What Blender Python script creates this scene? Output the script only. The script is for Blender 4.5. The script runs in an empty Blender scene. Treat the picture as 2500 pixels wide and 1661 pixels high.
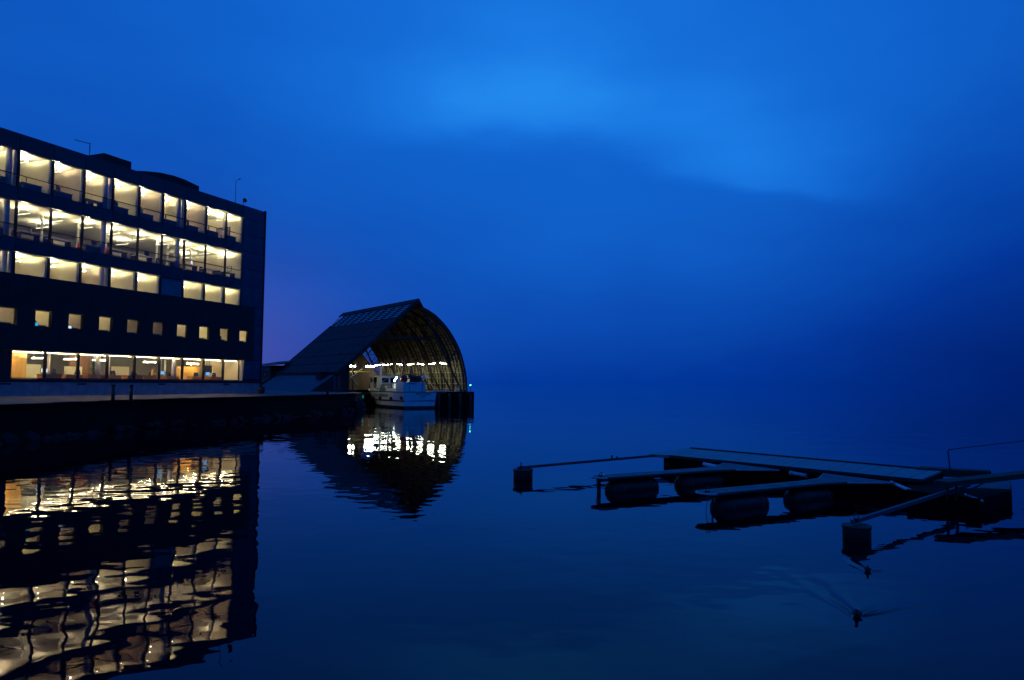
import bpy, bmesh, math, random
from mathutils import Vector, Matrix, noise
random.seed(7)
R = math.radians
sc = bpy.context.scene
col = sc.collection

# ------------------------------------------------------------------ camera
CAMH = 3.8
cam = bpy.data.objects.new('camera', bpy.data.cameras.new('camera'))
col.objects.link(cam)
cam.data.sensor_width = 36.0
cam.data.lens = 1780.0 / 2500.0 * 36.0
cam.data.clip_start = 0.1
cam.data.clip_end = 9000
PITCH = math.atan((936 - 830.5) / 1780.0)
cam.matrix_world = Matrix.Translation((0, 0, CAMH)) @ Matrix.Rotation(R(90) + PITCH, 4, 'X') @ Matrix.Rotation(0.009, 4, 'Z')
sc.camera = cam

# ------------------------------------------------------------------ view transform
sc.view_settings.view_transform = 'Standard'
sc.view_settings.look = 'None'
sc.view_settings.exposure = 0.0
sc.view_settings.gamma = 1.0
sc.view_settings.use_curve_mapping = False
sc.cycles.use_denoising = True
sc.cycles.max_bounces = 8
sc.cycles.transparent_max_bounces = 16
sc.cycles.sample_clamp_indirect = 14.0
sc.cycles.caustics_reflective = False
sc.cycles.caustics_refractive = False
sc.cycles.use_light_tree = True


def lin(r, g, b):
    f = lambda c: (c / 255 / 12.92) if c / 255 <= 0.04045 else ((c / 255 + 0.055) / 1.055) ** 2.4
    return (f(r), f(g), f(b), 1)


# ------------------------------------------------------------------ sky (overcast blue hour)
SKY_STRENGTH = 1.0
world = bpy.data.worlds.new('World')
sc.world = world
world.use_nodes = True
wn = world.node_tree
wn.nodes.clear()


class NX:
    """small helper writing node maths as expressions"""
    def __init__(s, tree): s.t = tree

    def n(s, kind, **k):
        o = s.t.nodes.new(kind)
        for a, v in k.items(): setattr(o, a, v)
        return o

    def m(s, op, a, b=None, c=None, clamp=False):
        o = s.n('ShaderNodeMath', operation=op, use_clamp=clamp)
        for i, v in enumerate((a, b, c)):
            if v is None: continue
            if isinstance(v, (int, float)): o.inputs[i].default_value = v
            else: s.t.links.new(v, o.inputs[i])
        return o.outputs[0]

    def smooth(s, v, a, b, lo=0.0, hi=1.0):
        o = s.n('ShaderNodeMapRange', interpolation_type='SMOOTHERSTEP')
        s.t.links.new(v, o.inputs[0])
        for i, q in enumerate((a, b, lo, hi)): o.inputs[i + 1].default_value = q
        return o.outputs[0]

    def gauss(s, v, c, w):
        d = s.m('MULTIPLY', s.m('SUBTRACT', v, c), 1.0 / w)
        return s.m('EXPONENT', s.m('MULTIPLY', s.m('MULTIPLY', d, d), -1.0))

    def ramp(s, v, stops, interp='LINEAR'):
        o = s.n('ShaderNodeValToRGB')
        o.color_ramp.interpolation = interp
        e = o.color_ramp.elements
        while len(e) < len(stops): e.new(0.5)
        for q, (p, c) in zip(e, stops): q.position = p; q.color = c
        s.t.links.new(v, o.inputs[0])
        return o.outputs[0]


X = NX(wn)
tc = X.n('ShaderNodeTexCoord')
sep = X.n('ShaderNodeSeparateXYZ')
wn.links.new(tc.outputs['Generated'], sep.inputs[0])
azr = X.m('MULTIPLY', X.m('ARCTAN2', sep.outputs[0], sep.outputs[1]), 57.2958)
elr = X.m('MULTIPLY', X.m('ARCSINE', sep.outputs[2]), 57.2958)
nz = X.n('ShaderNodeTexNoise')
nz.inputs['Scale'].default_value = 3.2
nz.inputs['Detail'].default_value = 5.0
nz.inputs['Roughness'].default_value = 0.5
mp = X.n('ShaderNodeMapping')
mp.inputs['Scale'].default_value = (1, 1, 2.6)
wn.links.new(tc.outputs['Generated'], mp.inputs[0])
wn.links.new(mp.outputs[0], nz.inputs['Vector'])
sepn = X.n('ShaderNodeSeparateColor')
wn.links.new(nz.outputs['Color'], sepn.inputs[0])
az = X.m('ADD', azr, X.m('MULTIPLY', X.m('SUBTRACT', sepn.outputs[0], 0.5), 14.0))
el = X.m('ADD', elr, X.m('MULTIPLY', X.m('SUBTRACT', sepn.outputs[1], 0.5), 7.0))
base = X.ramp(X.m('MULTIPLY', elr, 1 / 90.0), [(0.0, (.28,) * 3 + (1,)), (.055, (.395,) * 3 + (1,)), (.11, (.50,) * 3 + (1,)),
              (.17, (.56,) * 3 + (1,)), (.24, (.63,) * 3 + (1,)), (.32, (.64,) * 3 + (1,)), (.55, (.50,) * 3 + (1,)), (1.0, (.46,) * 3 + (1,))])
t = X.m('SUBTRACT', base, 0.055)
t = X.m('SUBTRACT', t, X.m('MULTIPLY', X.smooth(azr, 8, 46, 0, 0.25), X.smooth(elr, 6, 24, 1.0, 0.5)))
t = X.m('SUBTRACT', t, X.m('MULTIPLY', X.smooth(azr, 5, -38, 0, 0.12), X.smooth(elr, 2, 14)))
# two thinner places in the cloud, each with a soft ragged lower edge
b1 = X.m('MULTIPLY', X.m('MULTIPLY', X.gauss(az, 0.0, 9.0), X.gauss(el, 21.5, 6.5)), X.smooth(el, 16.3, 19.6))
el2 = X.m('ADD', el, X.m('MULTIPLY', X.m('SUBTRACT', az, 17.5), 0.22))
b2 = X.m('MULTIPLY', X.m('MULTIPLY', X.gauss(az, 18.0, 9.0), X.gauss(el2, 16.5, 4.0)), X.smooth(el2, 13.2, 15.4))
t = X.m('ADD', t, X.m('MULTIPLY', b1, 0.23))
t = X.m('ADD', t, X.m('MULTIPLY', b2, 0.19))
t = X.m('ADD', t, X.m('MULTIPLY', X.m('SUBTRACT', sepn.outputs[2], 0.5), 0.16), clamp=True)
skyc = X.ramp(t, [(0.0, lin(0, 26, 100)), (.2, lin(0, 52, 150)), (.35, lin(6, 75, 178)), (.5, lin(14, 96, 202)), (.7, lin(25, 120, 226)), (.9, lin(40, 150, 244)), (1.0, lin(60, 165, 250))])
glow = X.m('MULTIPLY', X.gauss(azr, -24.0, 10.0), X.gauss(elr, 1.0, 7.0))
mx = X.n('ShaderNodeMix', data_type='RGBA', blend_type='MIX')
wn.links.new(X.m('MULTIPLY', glow, 0.62), mx.inputs['Factor'])
wn.links.new(skyc, mx.inputs['A'])
mx.inputs['B'].default_value = lin(84, 88, 168)
# the clear twilight above the cloud: a low, weak Nishita sky added on top
nish = X.n('ShaderNodeTexSky', sky_type='NISHITA')
nish.sun_disc = False
nish.sun_elevation = R(-3)
nish.sun_rotation = R(-60)
bg1 = X.n('ShaderNodeBackground'); bg1.inputs[1].default_value = SKY_STRENGTH
bg2 = X.n('ShaderNodeBackground'); bg2.inputs[1].default_value = 0.01
wn.links.new(mx.outputs['Result'], bg1.inputs[0])
wn.links.new(nish.outputs[0], bg2.inputs[0])
ads = X.n('ShaderNodeAddShader')
wn.links.new(bg1.outputs[0], ads.inputs[0]); wn.links.new(bg2.outputs[0], ads.inputs[1])
wo = X.n('ShaderNodeOutputWorld')
wn.links.new(ads.outputs[0], wo.inputs[0])

sun = bpy.data.objects.new('sun', bpy.data.lights.new('sun', 'SUN'))
sun.data.energy = 0.01
sun.data.angle = R(20)
sun.data.color = (1.0, 0.93, 0.85)
sun.rotation_euler = (R(80), 0, R(-120))
col.objects.link(sun)


# ------------------------------------------------------------------ materials
def material(name, base, rough=0.6, metal=0.0, var=0.25, scale=3.0, bump=0.0, bscale=20.0, ior=1.5, spec=0.5, stretch=(1, 1, 1)):
    m = bpy.data.materials.new(name); m.use_nodes = True
    nt = m.node_tree; N = NX(nt); p = nt.nodes['Principled BSDF']
    c = N.n('ShaderNodeTexCoord'); mpg = N.n('ShaderNodeMapping'); mpg.inputs['Scale'].default_value = stretch
    nt.links.new(c.outputs['Object'], mpg.inputs[0])
    n1 = N.n('ShaderNodeTexNoise'); n1.inputs['Scale'].default_value = scale; n1.inputs['Detail'].default_value = 6
    nt.links.new(mpg.outputs[0], n1.inputs['Vector'])
    lo = tuple(max(0, v * (1 - var)) for v in base) + (1,)
    hi = tuple(min(1, v * (1 + var)) for v in base) + (1,)
    nt.links.new(N.ramp(n1.outputs[0], [(0.3, lo), (0.7, hi)]), p.inputs['Base Color'])
    p.inputs['Roughness'].default_value = rough
    nt.links.new(N.smooth(n1.outputs[0], 0.3, 0.7, max(0.02, rough - .08), min(1, rough + .08)), p.inputs['Roughness'])
    p.inputs['Metallic'].default_value = metal
    p.inputs['IOR'].default_value = ior
    p.inputs['Specular IOR Level'].default_value = spec
    if bump:
        n2 = N.n('ShaderNodeTexNoise'); n2.inputs['Scale'].default_value = bscale; n2.inputs['Detail'].default_value = 4
        nt.links.new(mpg.outputs[0], n2.inputs['Vector'])
        b = N.n('ShaderNodeBump'); b.inputs['Strength'].default_value = 1.0; b.inputs['Distance'].default_value = bump
        nt.links.new(n2.outputs[0], b.inputs['Height']); nt.links.new(b.outputs[0], p.inputs['Normal'])
    return m


def emitter(name, color, strength):
    m = bpy.data.materials.new(name); m.use_nodes = True
    nt = m.node_tree; p = nt.nodes['Principled BSDF']
    p.inputs['Base Color'].default_value = (.8, .8, .8, 1)
    p.inputs['Emission Color'].default_value = tuple(color) + (1,)
    p.inputs['Emission Strength'].default_value = strength
    return m


def glass(name, tint, gloss=0.06):
    m = bpy.data.materials.new(name); m.use_nodes = True
    nt = m.node_tree; nt.nodes.clear(); N = NX(nt)
    tr = N.n('ShaderNodeBsdfTransparent'); tr.inputs[0].default_value = tuple(tint) + (1,)
    gl = N.n('ShaderNodeBsdfGlossy'); gl.inputs['Roughness'].default_value = 0.02; gl.inputs[0].default_value = (.9, .95, 1, 1)
    fr = N.n('ShaderNodeFresnel'); gg = N.n('ShaderNodeNewGeometry')
    nt.links.new(N.m('SUBTRACT', 1.5, N.m('MULTIPLY', gg.outputs['Backfacing'], 1.5 - 1 / 1.5)), fr.inputs[0])
    n1 = N.n('ShaderNodeTexNoise'); n1.inputs['Scale'].default_value = 1.3
    b = N.n('ShaderNodeBump'); b.inputs['Distance'].default_value = 0.004
    nt.links.new(n1.outputs[0], b.inputs['Height']); nt.links.new(b.outputs[0], gl.inputs['Normal'])
    mxs = N.n('ShaderNodeMixShader'); o = N.n('ShaderNodeOutputMaterial')
    nt.links.new(fr.outputs[0], mxs.inputs[0]); nt.links.new(tr.outputs[0], mxs.inputs[1]); nt.links.new(gl.outputs[0], mxs.inputs[2])
    nt.links.new(mxs.outputs[0], o.inputs[0])
    return m


M = {
    'spandrel': material('spandrel_glass', (.020, .024, .040), .35, 0, .35, .6),
    'spandrel2': material('spandrel_glass_pale', (.030, .035, .052), .3, 0, .35, .6),
    'endpanel': material('blue_grey_panel', (.05, .065, .10), .22, 0, .3, .5),
    'cladding': material('black_cladding', (.012, .012, .014), .75, 0, .4, .8, .004, 30),
    'frame': material('dark_aluminium', (.018, .018, .022), .4, .3, .2, 5),
    'jamb': material('pale_jamb', (.55, .55, .55), .5, 0, .1, 5),
    'concrete': material('pale_concrete', (.30, .29, .28), .85, 0, .25, 1.5, .004, 25),
    'roof': material('dark_roof', (.03, .03, .033), .8, 0, .3, 1.2),
    'cream': material('cream_plaster', (.80, .74, .57), .8, 0, .06, .8),
    'dim_taupe': material('dim_taupe_plaster', (.42, .35, .29), .8, 0, .08, .8),  # wall colour darkened to paint in dimmer room light; also a screen wall
    'grey': material('grey_plaster', (.30, .30, .30), .8, 0, .12, .8),
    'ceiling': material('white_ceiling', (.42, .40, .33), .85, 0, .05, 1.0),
    'carpet': material('grey_carpet', (.36, .34, .30), .95, 0, .25, 4),
    'column': material('grey_column_paint', (.45, .45, .47), .6, 0, .08, 2),
    'white': material('white_paint', (.75, .75, .73), .5, 0, .06, 2),
    'dark': material('dark_plastic', (.02, .02, .025), .5, 0, .2, 5),
    'navy': material('navy_fabric', (.03, .035, .06), .9, 0, .3, 8),
    'red': material('red_fabric', (.55, .04, .03), .8, 0, .2, 5),
    'orange': material('orange_laminate', (.72, .33, .06), .5, 0, .12, 3),
    'oak': material('oak_veneer', (.66, .40, .12), .5, 0, .22, 2, 0, 20, stretch=(1, 1, .15)),
    'brownwall': material('brown_panelling', (.20, .10, .055), .6, 0, .25, 2, stretch=(1, 1, .2)),
    'leaf': material('leaf_green', (.05, .10, .03), .6, 0, .4, 6),
    'skin': material('skin', (.55, .36, .26), .6, 0, .1, 6),
    'hair': material('brown_hair', (.10, .06, .03), .8, 0, .3, 20),
    'shirt': material('ochre_shirt', (.45, .33, .14), .9, 0, .2, 8),
    'paper': material('printed_picture', (.10, .09, .16), .5, 0, .7, 1.6),
    'roofboard': material('weathered_roof_boards', (.10, .018, .024), .9, 0, .35, 1.2, .006, 8, stretch=(3, .4, 1)),
    'roofboard2': material('weathered_roof_boards_dark', (.075, .018, .024), .9, 0, .35, 1.0, .006, 8, stretch=(3, .4, 1)),
    'felt': material('grey_roof_sheet', (.055, .062, .075), .7, 0, .3, .7),
    'timber': material('dark_timber', (.045, .032, .022), .8, 0, .35, 4, .004, 12),
    'lining': material('pine_lining_boards', (.36, .29, .13), .75, 0, .28, .9, .004, 12, stretch=(1, 3.0, .25)),
    'lining2': material('brown_lining_boards', (.14, .085, .05), .75, 0, .35, .9, .004, 12, stretch=(1, 3.0, .25)),
    'pale_timber': material('pale_painted_timber', (.50, .48, .42), .6, 0, .15, 3),
    'yellow': material('yellow_paint', (.80, .52, .05), .5, 0, .1, 2),
    'slat': material('pale_slat', (.20, .22, .27), .4, 0, .15, 3),
    'brick': material('dark_red_brick', (.09, .04, .03), .9, 0, .35, 6, .005, 20),
    'quay': material('quay_paving', (.13, .115, .10), .9, 0, .3, .6, .005, 14),
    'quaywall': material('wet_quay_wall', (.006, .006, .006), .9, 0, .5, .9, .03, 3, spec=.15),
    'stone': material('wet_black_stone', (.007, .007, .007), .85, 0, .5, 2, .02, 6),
    'boatwhite': material('boat_white_paint', (.78, .80, .74), .45, 0, .12, .9, 0, 8),
    'boatblack': material('boat_black_paint', (.015, .016, .02), .5, 0, .2, 3),
    'strake': material('red_brown_strake', (.12, .02, .025), .5, 0, .3, 4),
    'rubber': material('black_rubber', (.02, .02, .02), .7, 0, .2, 9),
    'deck': material('grey_green_deck', (.16, .18, .16), .8, 0, .2, 3),
    'buoyred': material('red_buoy_plastic', (.45, .015, .03), .3, 0, .12, 4),
    'darkred': material('dark_red_steel', (.12, .025, .022), .5, 0, .3, 5),
    'steel': material('galvanised_steel', (.42, .43, .45), .45, .4, .2, 5),
    'pontoon': material('worn_aluminium_deck', (.18, .19, .195), .5, 0, .25, 1.2, .002, 30),
    'finger': material('finger_deck_steel', (.065, .07, .08), .6, .2, .25, 2),
    'pontoonside': material('tarred_pontoon_side', (.004, .004, .004), .95, 0, .3, 3, .01, 5, spec=.1),
    'float': material('black_float_plastic', (.012, .009, .010), .42, 0, .3, 3, spec=.3),
    'rust': material('rusty_steel', (.10, .045, .03), .7, .2, .5, 5),
    'rope': material('grey_rope', (.12, .11, .10), .9, 0, .2, 20),
    'duck': material('brown_feathers', (.025, .018, .014), .8, 0, .4, 30),
    'winglass': glass('window_glass', (.93, .94, .92)),
    'darkglass': material('dark_glass', (.01, .012, .016), .06, 0, .2, 2),
    'lamp': emitter('warm_tube', (1.0, .89, .56), 430.0),
    'lamp3': emitter('strong_warm_tube', (1.0, .89, .56), 3400.0),
    'lamplow': emitter('warm_lens', (1.0, .88, .6), 3.0),
    'cove': emitter('warm_cove_tube', (1.0, .76, .44), 34.0),
    'wallwash': emitter('amber_wallwasher', (1.0, .66, .24), 60.0),
    'spot': emitter('warm_spot_bulb', (1.0, .74, .42), 260.0),
    'tube': emitter('cool_tube', (.92, 1.0, .80), 70.0),
    'greenlamp': emitter('green_navigation_lens', (.1, 1.0, .62), 7.0),
    'screen': emitter('white_screen', (.75, .9, 1.0), 1.1),
    'bluescreen': emitter('blue_screen', (.02, .42, .9), 1.0),
}

# water: clear dark dielectric with several scales of slow ripple
wm = bpy.data.materials.new('harbour_water'); wm.use_nodes = True
nt = wm.node_tree; N = NX(nt); p = nt.nodes['Principled BSDF']
nt.nodes.remove(p)
gls = N.n('ShaderNodeBsdfGlossy'); gls.inputs['Roughness'].default_value = 0.0
dif = N.n('ShaderNodeBsdfDiffuse'); dif.inputs[0].default_value = (.0004, .0006, .004, 1)
frs = N.n('ShaderNodeFresnel'); frs.inputs[0].default_value = 1.275
nt.links.new(N.ramp(frs.outputs[0], [(0.05, (.90, .70, .76, 1)), (.42, (1, 1, 1, 1))]), gls.inputs[0])
wmx = N.n('ShaderNodeMixShader')
nt.links.new(frs.outputs[0], wmx.inputs[0]); nt.links.new(dif.outputs[0], wmx.inputs[1]); nt.links.new(gls.outputs[0], wmx.inputs[2])
nt.links.new(wmx.outputs[0], [n_ for n_ in nt.nodes if n_.type == 'OUTPUT_MATERIAL'][0].inputs[0])
geo = N.n('ShaderNodeNewGeometry')
hs = None
for sc_, amp, st, det in ((0.33, .026, (1, .9, 1), .0), (1.2, .0100, (1, 1.15, 1), .6), (2.7, .0016, (.8, 1.3, 1), .5)):
    mpg = N.n('ShaderNodeMapping'); mpg.inputs['Scale'].default_value = st; mpg.inputs['Rotation'].default_value = (0, 0, R(20 + 40 * sc_))
    nt.links.new(geo.outputs['Position'], mpg.inputs[0])
    n1 = N.n('ShaderNodeTexNoise'); n1.inputs['Scale'].default_value = sc_; n1.inputs['Detail'].default_value = det; n1.inputs['Roughness'].default_value = .35
    nt.links.new(mpg.outputs[0], n1.inputs['Vector'])
    v = N.m('MULTIPLY', n1.outputs[0], amp)
    hs = v if hs is None else N.m('ADD', hs, v)
# calmer and livelier patches
n3 = N.n('ShaderNodeTexNoise'); n3.inputs['Scale'].default_value = .05; nt.links.new(geo.outputs['Position'], n3.inputs['Vector'])
hs = N.m('MULTIPLY', hs, N.smooth(n3.outputs[0], .35, .65, .65, 1.25))
bmp = N.n('ShaderNodeBump'); bmp.inputs['Strength'].default_value = 1.0; bmp.inputs['Distance'].default_value = 1.0
nt.links.new(hs, bmp.inputs['Height'])
for n_ in (gls, frs, dif): nt.links.new(bmp.outputs[0], n_.inputs['Normal'])
M['water'] = wm


# ------------------------------------------------------------------ object helpers
def tag(o, label=None, cat=None, group=None, kind=None):
    if label: o['label'] = label
    if cat: o['category'] = cat
    if group: o['group'] = group
    if kind: o['kind'] = kind
    return o


def empty(name, loc=(0, 0, 0), rz=0.0, label=None, cat=None, group=None):
    o = bpy.data.objects.new(name, None); col.objects.link(o)
    o.empty_display_size = .3
    o.location = loc; o.rotation_euler = (0, 0, rz)
    return tag(o, label, cat, group)


class MB:
    """collects shapes into one mesh"""
    def __init__(s): s.v = []; s.f = []; s.mi = []; s.sm = []

    def add(s, vs, fs, mi=0, smooth=False):
        o = len(s.v); s.v += [tuple(a) for a in vs]
        for f in fs: s.f.append(tuple(i + o for i in f)); s.mi.append(mi); s.sm.append(smooth)
        return s

    def box(s, x0, x1, y0, y1, z0, z1, mi=0):
        vs = [(x, y, z) for x in (x0, x1) for y in (y0, y1) for z in (z0, z1)]
        return s.add(vs, [(0, 1, 3, 2), (4, 6, 7, 5), (0, 4, 5, 1), (2, 3, 7, 6), (0, 2, 6, 4), (1, 5, 7, 3)], mi)

    def bar(s, a, b, w, h=None, mi=0, up=(0, 0, 1)):
        a = Vector(a); b = Vector(b); h = h or w
        d = (b - a).normalized(); u = Vector(up)
        if abs(d.dot(u)) > .98: u = Vector((0, 1, 0))
        x = d.cross(u).normalized(); z = x.cross(d)
        vs = [p + x * (sx * w / 2) + z * (sz * h / 2) for p in (a, b) for sx, sz in ((-1, -1), (1, -1), (1, 1), (-1, 1))]
        return s.add(vs, [(0, 1, 2, 3), (7, 6, 5, 4), (0, 4, 5, 1), (1, 5, 6, 2), (2, 6, 7, 3), (3, 7, 4, 0)], mi)

    def tube(s, pts, rads, n=8, mi=0, cap=True, smooth=True):
        pts = [Vector(q) for q in pts]
        if not isinstance(rads, (list, tuple)): rads = [rads] * len(pts)
        rings = []; prev = None
        for i, q in enumerate(pts):
            d = (pts[min(i + 1, len(pts) - 1)] - pts[max(i - 1, 0)])
            if d.length < 1e-9: d = Vector((0, 0, 1))
            d.normalize()
            if prev is None:
                u = Vector((0, 0, 1)) if abs(d.z) < .9 else Vector((1, 0, 0))
                prev = d.cross(u).normalized()
            x = (prev - d * prev.dot(d)).normalized(); y = d.cross(x); prev = x
            rings.append([q + (x * math.cos(2 * math.pi * k / n) + y * math.sin(2 * math.pi * k / n)) * rads[i] for k in range(n)])
        vs = [v for r_ in rings for v in r_]
        fs = [(i * n + k, i * n + (k + 1) % n, (i + 1) * n + (k + 1) % n, (i + 1) * n + k) for i in range(len(rings) - 1) for k in range(n)]
        s.add(vs, fs, mi, smooth)
        if cap:
            o = len(s.v) - len(vs)
            s.f.append(tuple(o + k for k in reversed(range(n)))); s.mi.append(mi); s.sm.append(False)
            s.f.append(tuple(len(s.v) - n + k for k in range(n))); s.mi.append(mi); s.sm.append(False)
        return s

    def prism(s, poly, z0, z1, mi=0, mitop=None):
        n = len(poly)
        area = sum(poly[i][0] * poly[(i + 1) % n][1] - poly[(i + 1) % n][0] * poly[i][1] for i in range(n))
        if area < 0: poly = poly[::-1]
        tz = (lambda q: q[2] if len(q) > 2 else z1)
        vs = [(q[0], q[1], z0) for q in poly] + [(q[0], q[1], tz(q)) for q in poly]
        o = len(s.v)
        s.add(vs, [(i, (i + 1) % n, n + (i + 1) % n, n + i) for i in range(n)], mi)
        s.f.append(tuple(o + i for i in reversed(range(n)))); s.mi.append(mi); s.sm.append(False)
        s.f.append(tuple(o + n + i for i in range(n))); s.mi.append(mi if mitop is None else mitop); s.sm.append(False)
        return s

    def mesh(s, name, mats):
        me = bpy.data.meshes.new(name)
        me.from_pydata(s.v, [], s.f)
        if not isinstance(mats, (list, tuple)): mats = [mats]
        for m_ in mats: me.materials.append(M[m_] if isinstance(m_, str) else m_)
        me.polygons.foreach_set('material_index', s.mi)
        me.polygons.foreach_set('use_smooth', s.sm)
        me.update()
        return me

    def build(s, name, mats, parent=None, loc=None, rz=None):
        return link(name, s.mesh(name, mats), parent, loc, rz)


def link(name, me, parent=None, loc=None, rz=None):
    o = bpy.data.objects.new(name, me); col.objects.link(o)
    if parent: o.parent = parent
    if loc is not None: o.location = loc
    if rz is not None: o.rotation_euler = (0, 0, rz)
    return o


_cache = {}
def boxobj(name, parent, x0, x1, y0, y1, z0, z1, mat):
    """one box-shaped part; alike boxes share their mesh, the origin sits at the box's low corner"""
    k = (round(x1 - x0, 3), round(y1 - y0, 3), round(z1 - z0, 3), mat)
    if k not in _cache:
        _cache[k] = MB().box(0, k[0], 0, k[1], 0, k[2]).mesh(name, mat)
    return link(name, _cache[k], parent, (x0, y0, z0))


def clone(o, parent=None):
    c = o.copy(); col.objects.link(c); c.parent = parent
    for ch in list(o.children): clone(ch, c)
    return c


ORD = ['first', 'second', 'third', 'fourth', 'fifth', 'sixth', 'seventh', 'eighth', 'ninth', 'tenth', 'eleventh', 'twelfth', 'thirteenth']

# ================================================================== WATER
def water():
    import bisect
    def axis(lo, hi, f0, f1, fine, coarse):
        a = []; x = lo
        while x < f0 - 1e-6:
            a.append(x); x += min(coarse, max(fine, (f0 - x) * .35))
        x = f0
        while x < f1: a.append(x); x += fine
        while x < hi:
            a.append(x); x += min(coarse, max(fine, (x - f1) * .35 + fine))
        a.append(hi)
        return a
    xs = axis(-5000, 5000, 3.0, 10.0, .035, 900); ys = axis(-600, 8000, 11.0, 19.0, .035, 900)
    arms = []
    for (px, py), sgn, angs in (((5.76, 12.32), .022, ((28, .9), (86, 1.1))), ((7.37, 15.27), .015, ((12, .35), (84, .8)))):
        for ang, L in [(R(a_), l_) for a_, l_ in angs]:
            arms.append((px, py, math.cos(ang), math.sin(ang), L, sgn))
    def h(x, y):
        if not (2.5 < x < 10.5 and 11 < y < 19.2): return 0.0
        z = 0.0
        for px, py, dx, dy, L, A in arms:
            rx, ry = x - px, y - py
            a = rx * dx + ry * dy
            if a < -.05 or a > 3: continue
            q = -rx * dy + ry * dx
            q += .015 * math.sin(a * 5 + px)
            w = .06 + .08 * a
            z += A * math.exp(-a / L) * math.cos(q / w * 2.2) * math.exp(-(q / w / 1.7) ** 2) * min(1, (a + .05) * 8)
        rr = math.hypot(x - 8.62, y - 18.3)
        if .3 < rr < 1.6: z += .0016 * math.sin(rr * 38) * math.exp(-(rr - .3) * 2.2) * max(0, min(1, (rr - .3) * 6))
        return z
    vs = [(x, y, h(x, y)) for y in ys for x in xs]
    nx = len(xs)
    fs = [(j * nx + i, j * nx + i + 1, (j + 1) * nx + i + 1, (j + 1) * nx + i) for j in range(len(ys) - 1) for i in range(nx - 1)]
    me = bpy.data.meshes.new('water'); me.from_pydata(vs, [], fs); me.materials.append(M['water'])
    me.polygons.foreach_set('use_smooth', [True] * len(fs)); me.update()
    tag(link('water', me), 'calm dark blue harbour water mirroring the sky and the lit offices', kind='structure')
water()
# sea bed well below, so the water has a bottom
tag(MB().box(-5000, 5000, -600, 8000, -9.0, -8.0).build('sea_bed', 'stone'), 'dark sea bed under the harbour water', kind='structure')

# ================================================================== QUAY AND GROUND
TH = R(22)
U = Vector((math.sin(TH), math.cos(TH), 0)); INN = Vector((-math.cos(TH), math.sin(TH), 0))
B0 = Vector((-26.633, 77.554, 0))
A0 = Vector((-14.43, 111.47, 0))
TS = R(35)
SM = Vector((math.cos(TS), math.sin(TS), 0)); SR = Vector((-math.sin(TS), math.cos(TS), 0))
def bw(s, y, z=0): return B0 + U * s + INN * y + Vector((0, 0, z))
def sw(s, r, z=0): return A0 + SM * s + SR * r + Vector((0, 0, z))

edge = [(-31.5, 15.0), (-30.3, 30.0), (-29.76, 42.6), (-29.02, 57.05), (-24.71, 72.48), (-21.77, 86.58), (-20.1, 94.2)]
g = MB()
# strip between quay edge (2.2) and the building line (2.55), then the level ground behind
bl = [bw(-70, 0), bw(-55, 0), bw(-42, 0), bw(-26, 0), bw(-6, 0), bw(8, 0), sw(-20, 2)]
for i in range(len(edge) - 1):
    a, b, c, d = edge[i], edge[i + 1], bl[i + 1], bl[i]
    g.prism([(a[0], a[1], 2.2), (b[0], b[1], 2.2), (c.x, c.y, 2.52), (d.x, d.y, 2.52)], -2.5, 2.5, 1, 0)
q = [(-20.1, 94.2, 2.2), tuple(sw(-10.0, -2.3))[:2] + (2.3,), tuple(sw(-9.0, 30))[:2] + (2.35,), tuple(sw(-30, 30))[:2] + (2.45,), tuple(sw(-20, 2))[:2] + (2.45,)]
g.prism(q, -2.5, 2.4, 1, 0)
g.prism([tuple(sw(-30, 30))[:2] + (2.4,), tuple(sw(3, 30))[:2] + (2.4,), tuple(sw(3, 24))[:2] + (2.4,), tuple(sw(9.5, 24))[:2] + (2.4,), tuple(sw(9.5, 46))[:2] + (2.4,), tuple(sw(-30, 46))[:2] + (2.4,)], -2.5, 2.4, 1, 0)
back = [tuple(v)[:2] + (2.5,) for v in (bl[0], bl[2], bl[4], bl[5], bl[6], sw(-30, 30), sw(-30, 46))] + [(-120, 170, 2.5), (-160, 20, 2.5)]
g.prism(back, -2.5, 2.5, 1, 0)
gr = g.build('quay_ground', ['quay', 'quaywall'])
tag(gr, 'paved quay with a black sheer wall along the water', kind='structure')

# coping stones along the quay edge
cop = empty('quay_coping', (0, 0, 0), 0, 'row of dark coping stones along the edge of the quay wall', 'kerb')
for i in range(2, len(edge) - 1):
    a = Vector(edge[i] + (2.2,)); b = Vector(edge[i + 1] + (2.2,)); L = (b - a).length; n = max(1, int(L / 2.4)); d = (b - a) / n
    d_ = d.normalized(); sd = Vector((d_.y, -d_.x, 0))
    for k in range(n):
        p0 = a + d * k + d_ * .02; p1 = a + d * (k + 1) - d_ * .02
        zz = .12 + random.uniform(-.02, .02)
        MB().bar(p0 + sd * .0 + Vector((0, 0, zz / 2 - .02)), p1 + Vector((0, 0, zz / 2 - .02)), .42, zz).build('coping_stone', 'quaywall', cop)

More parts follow.
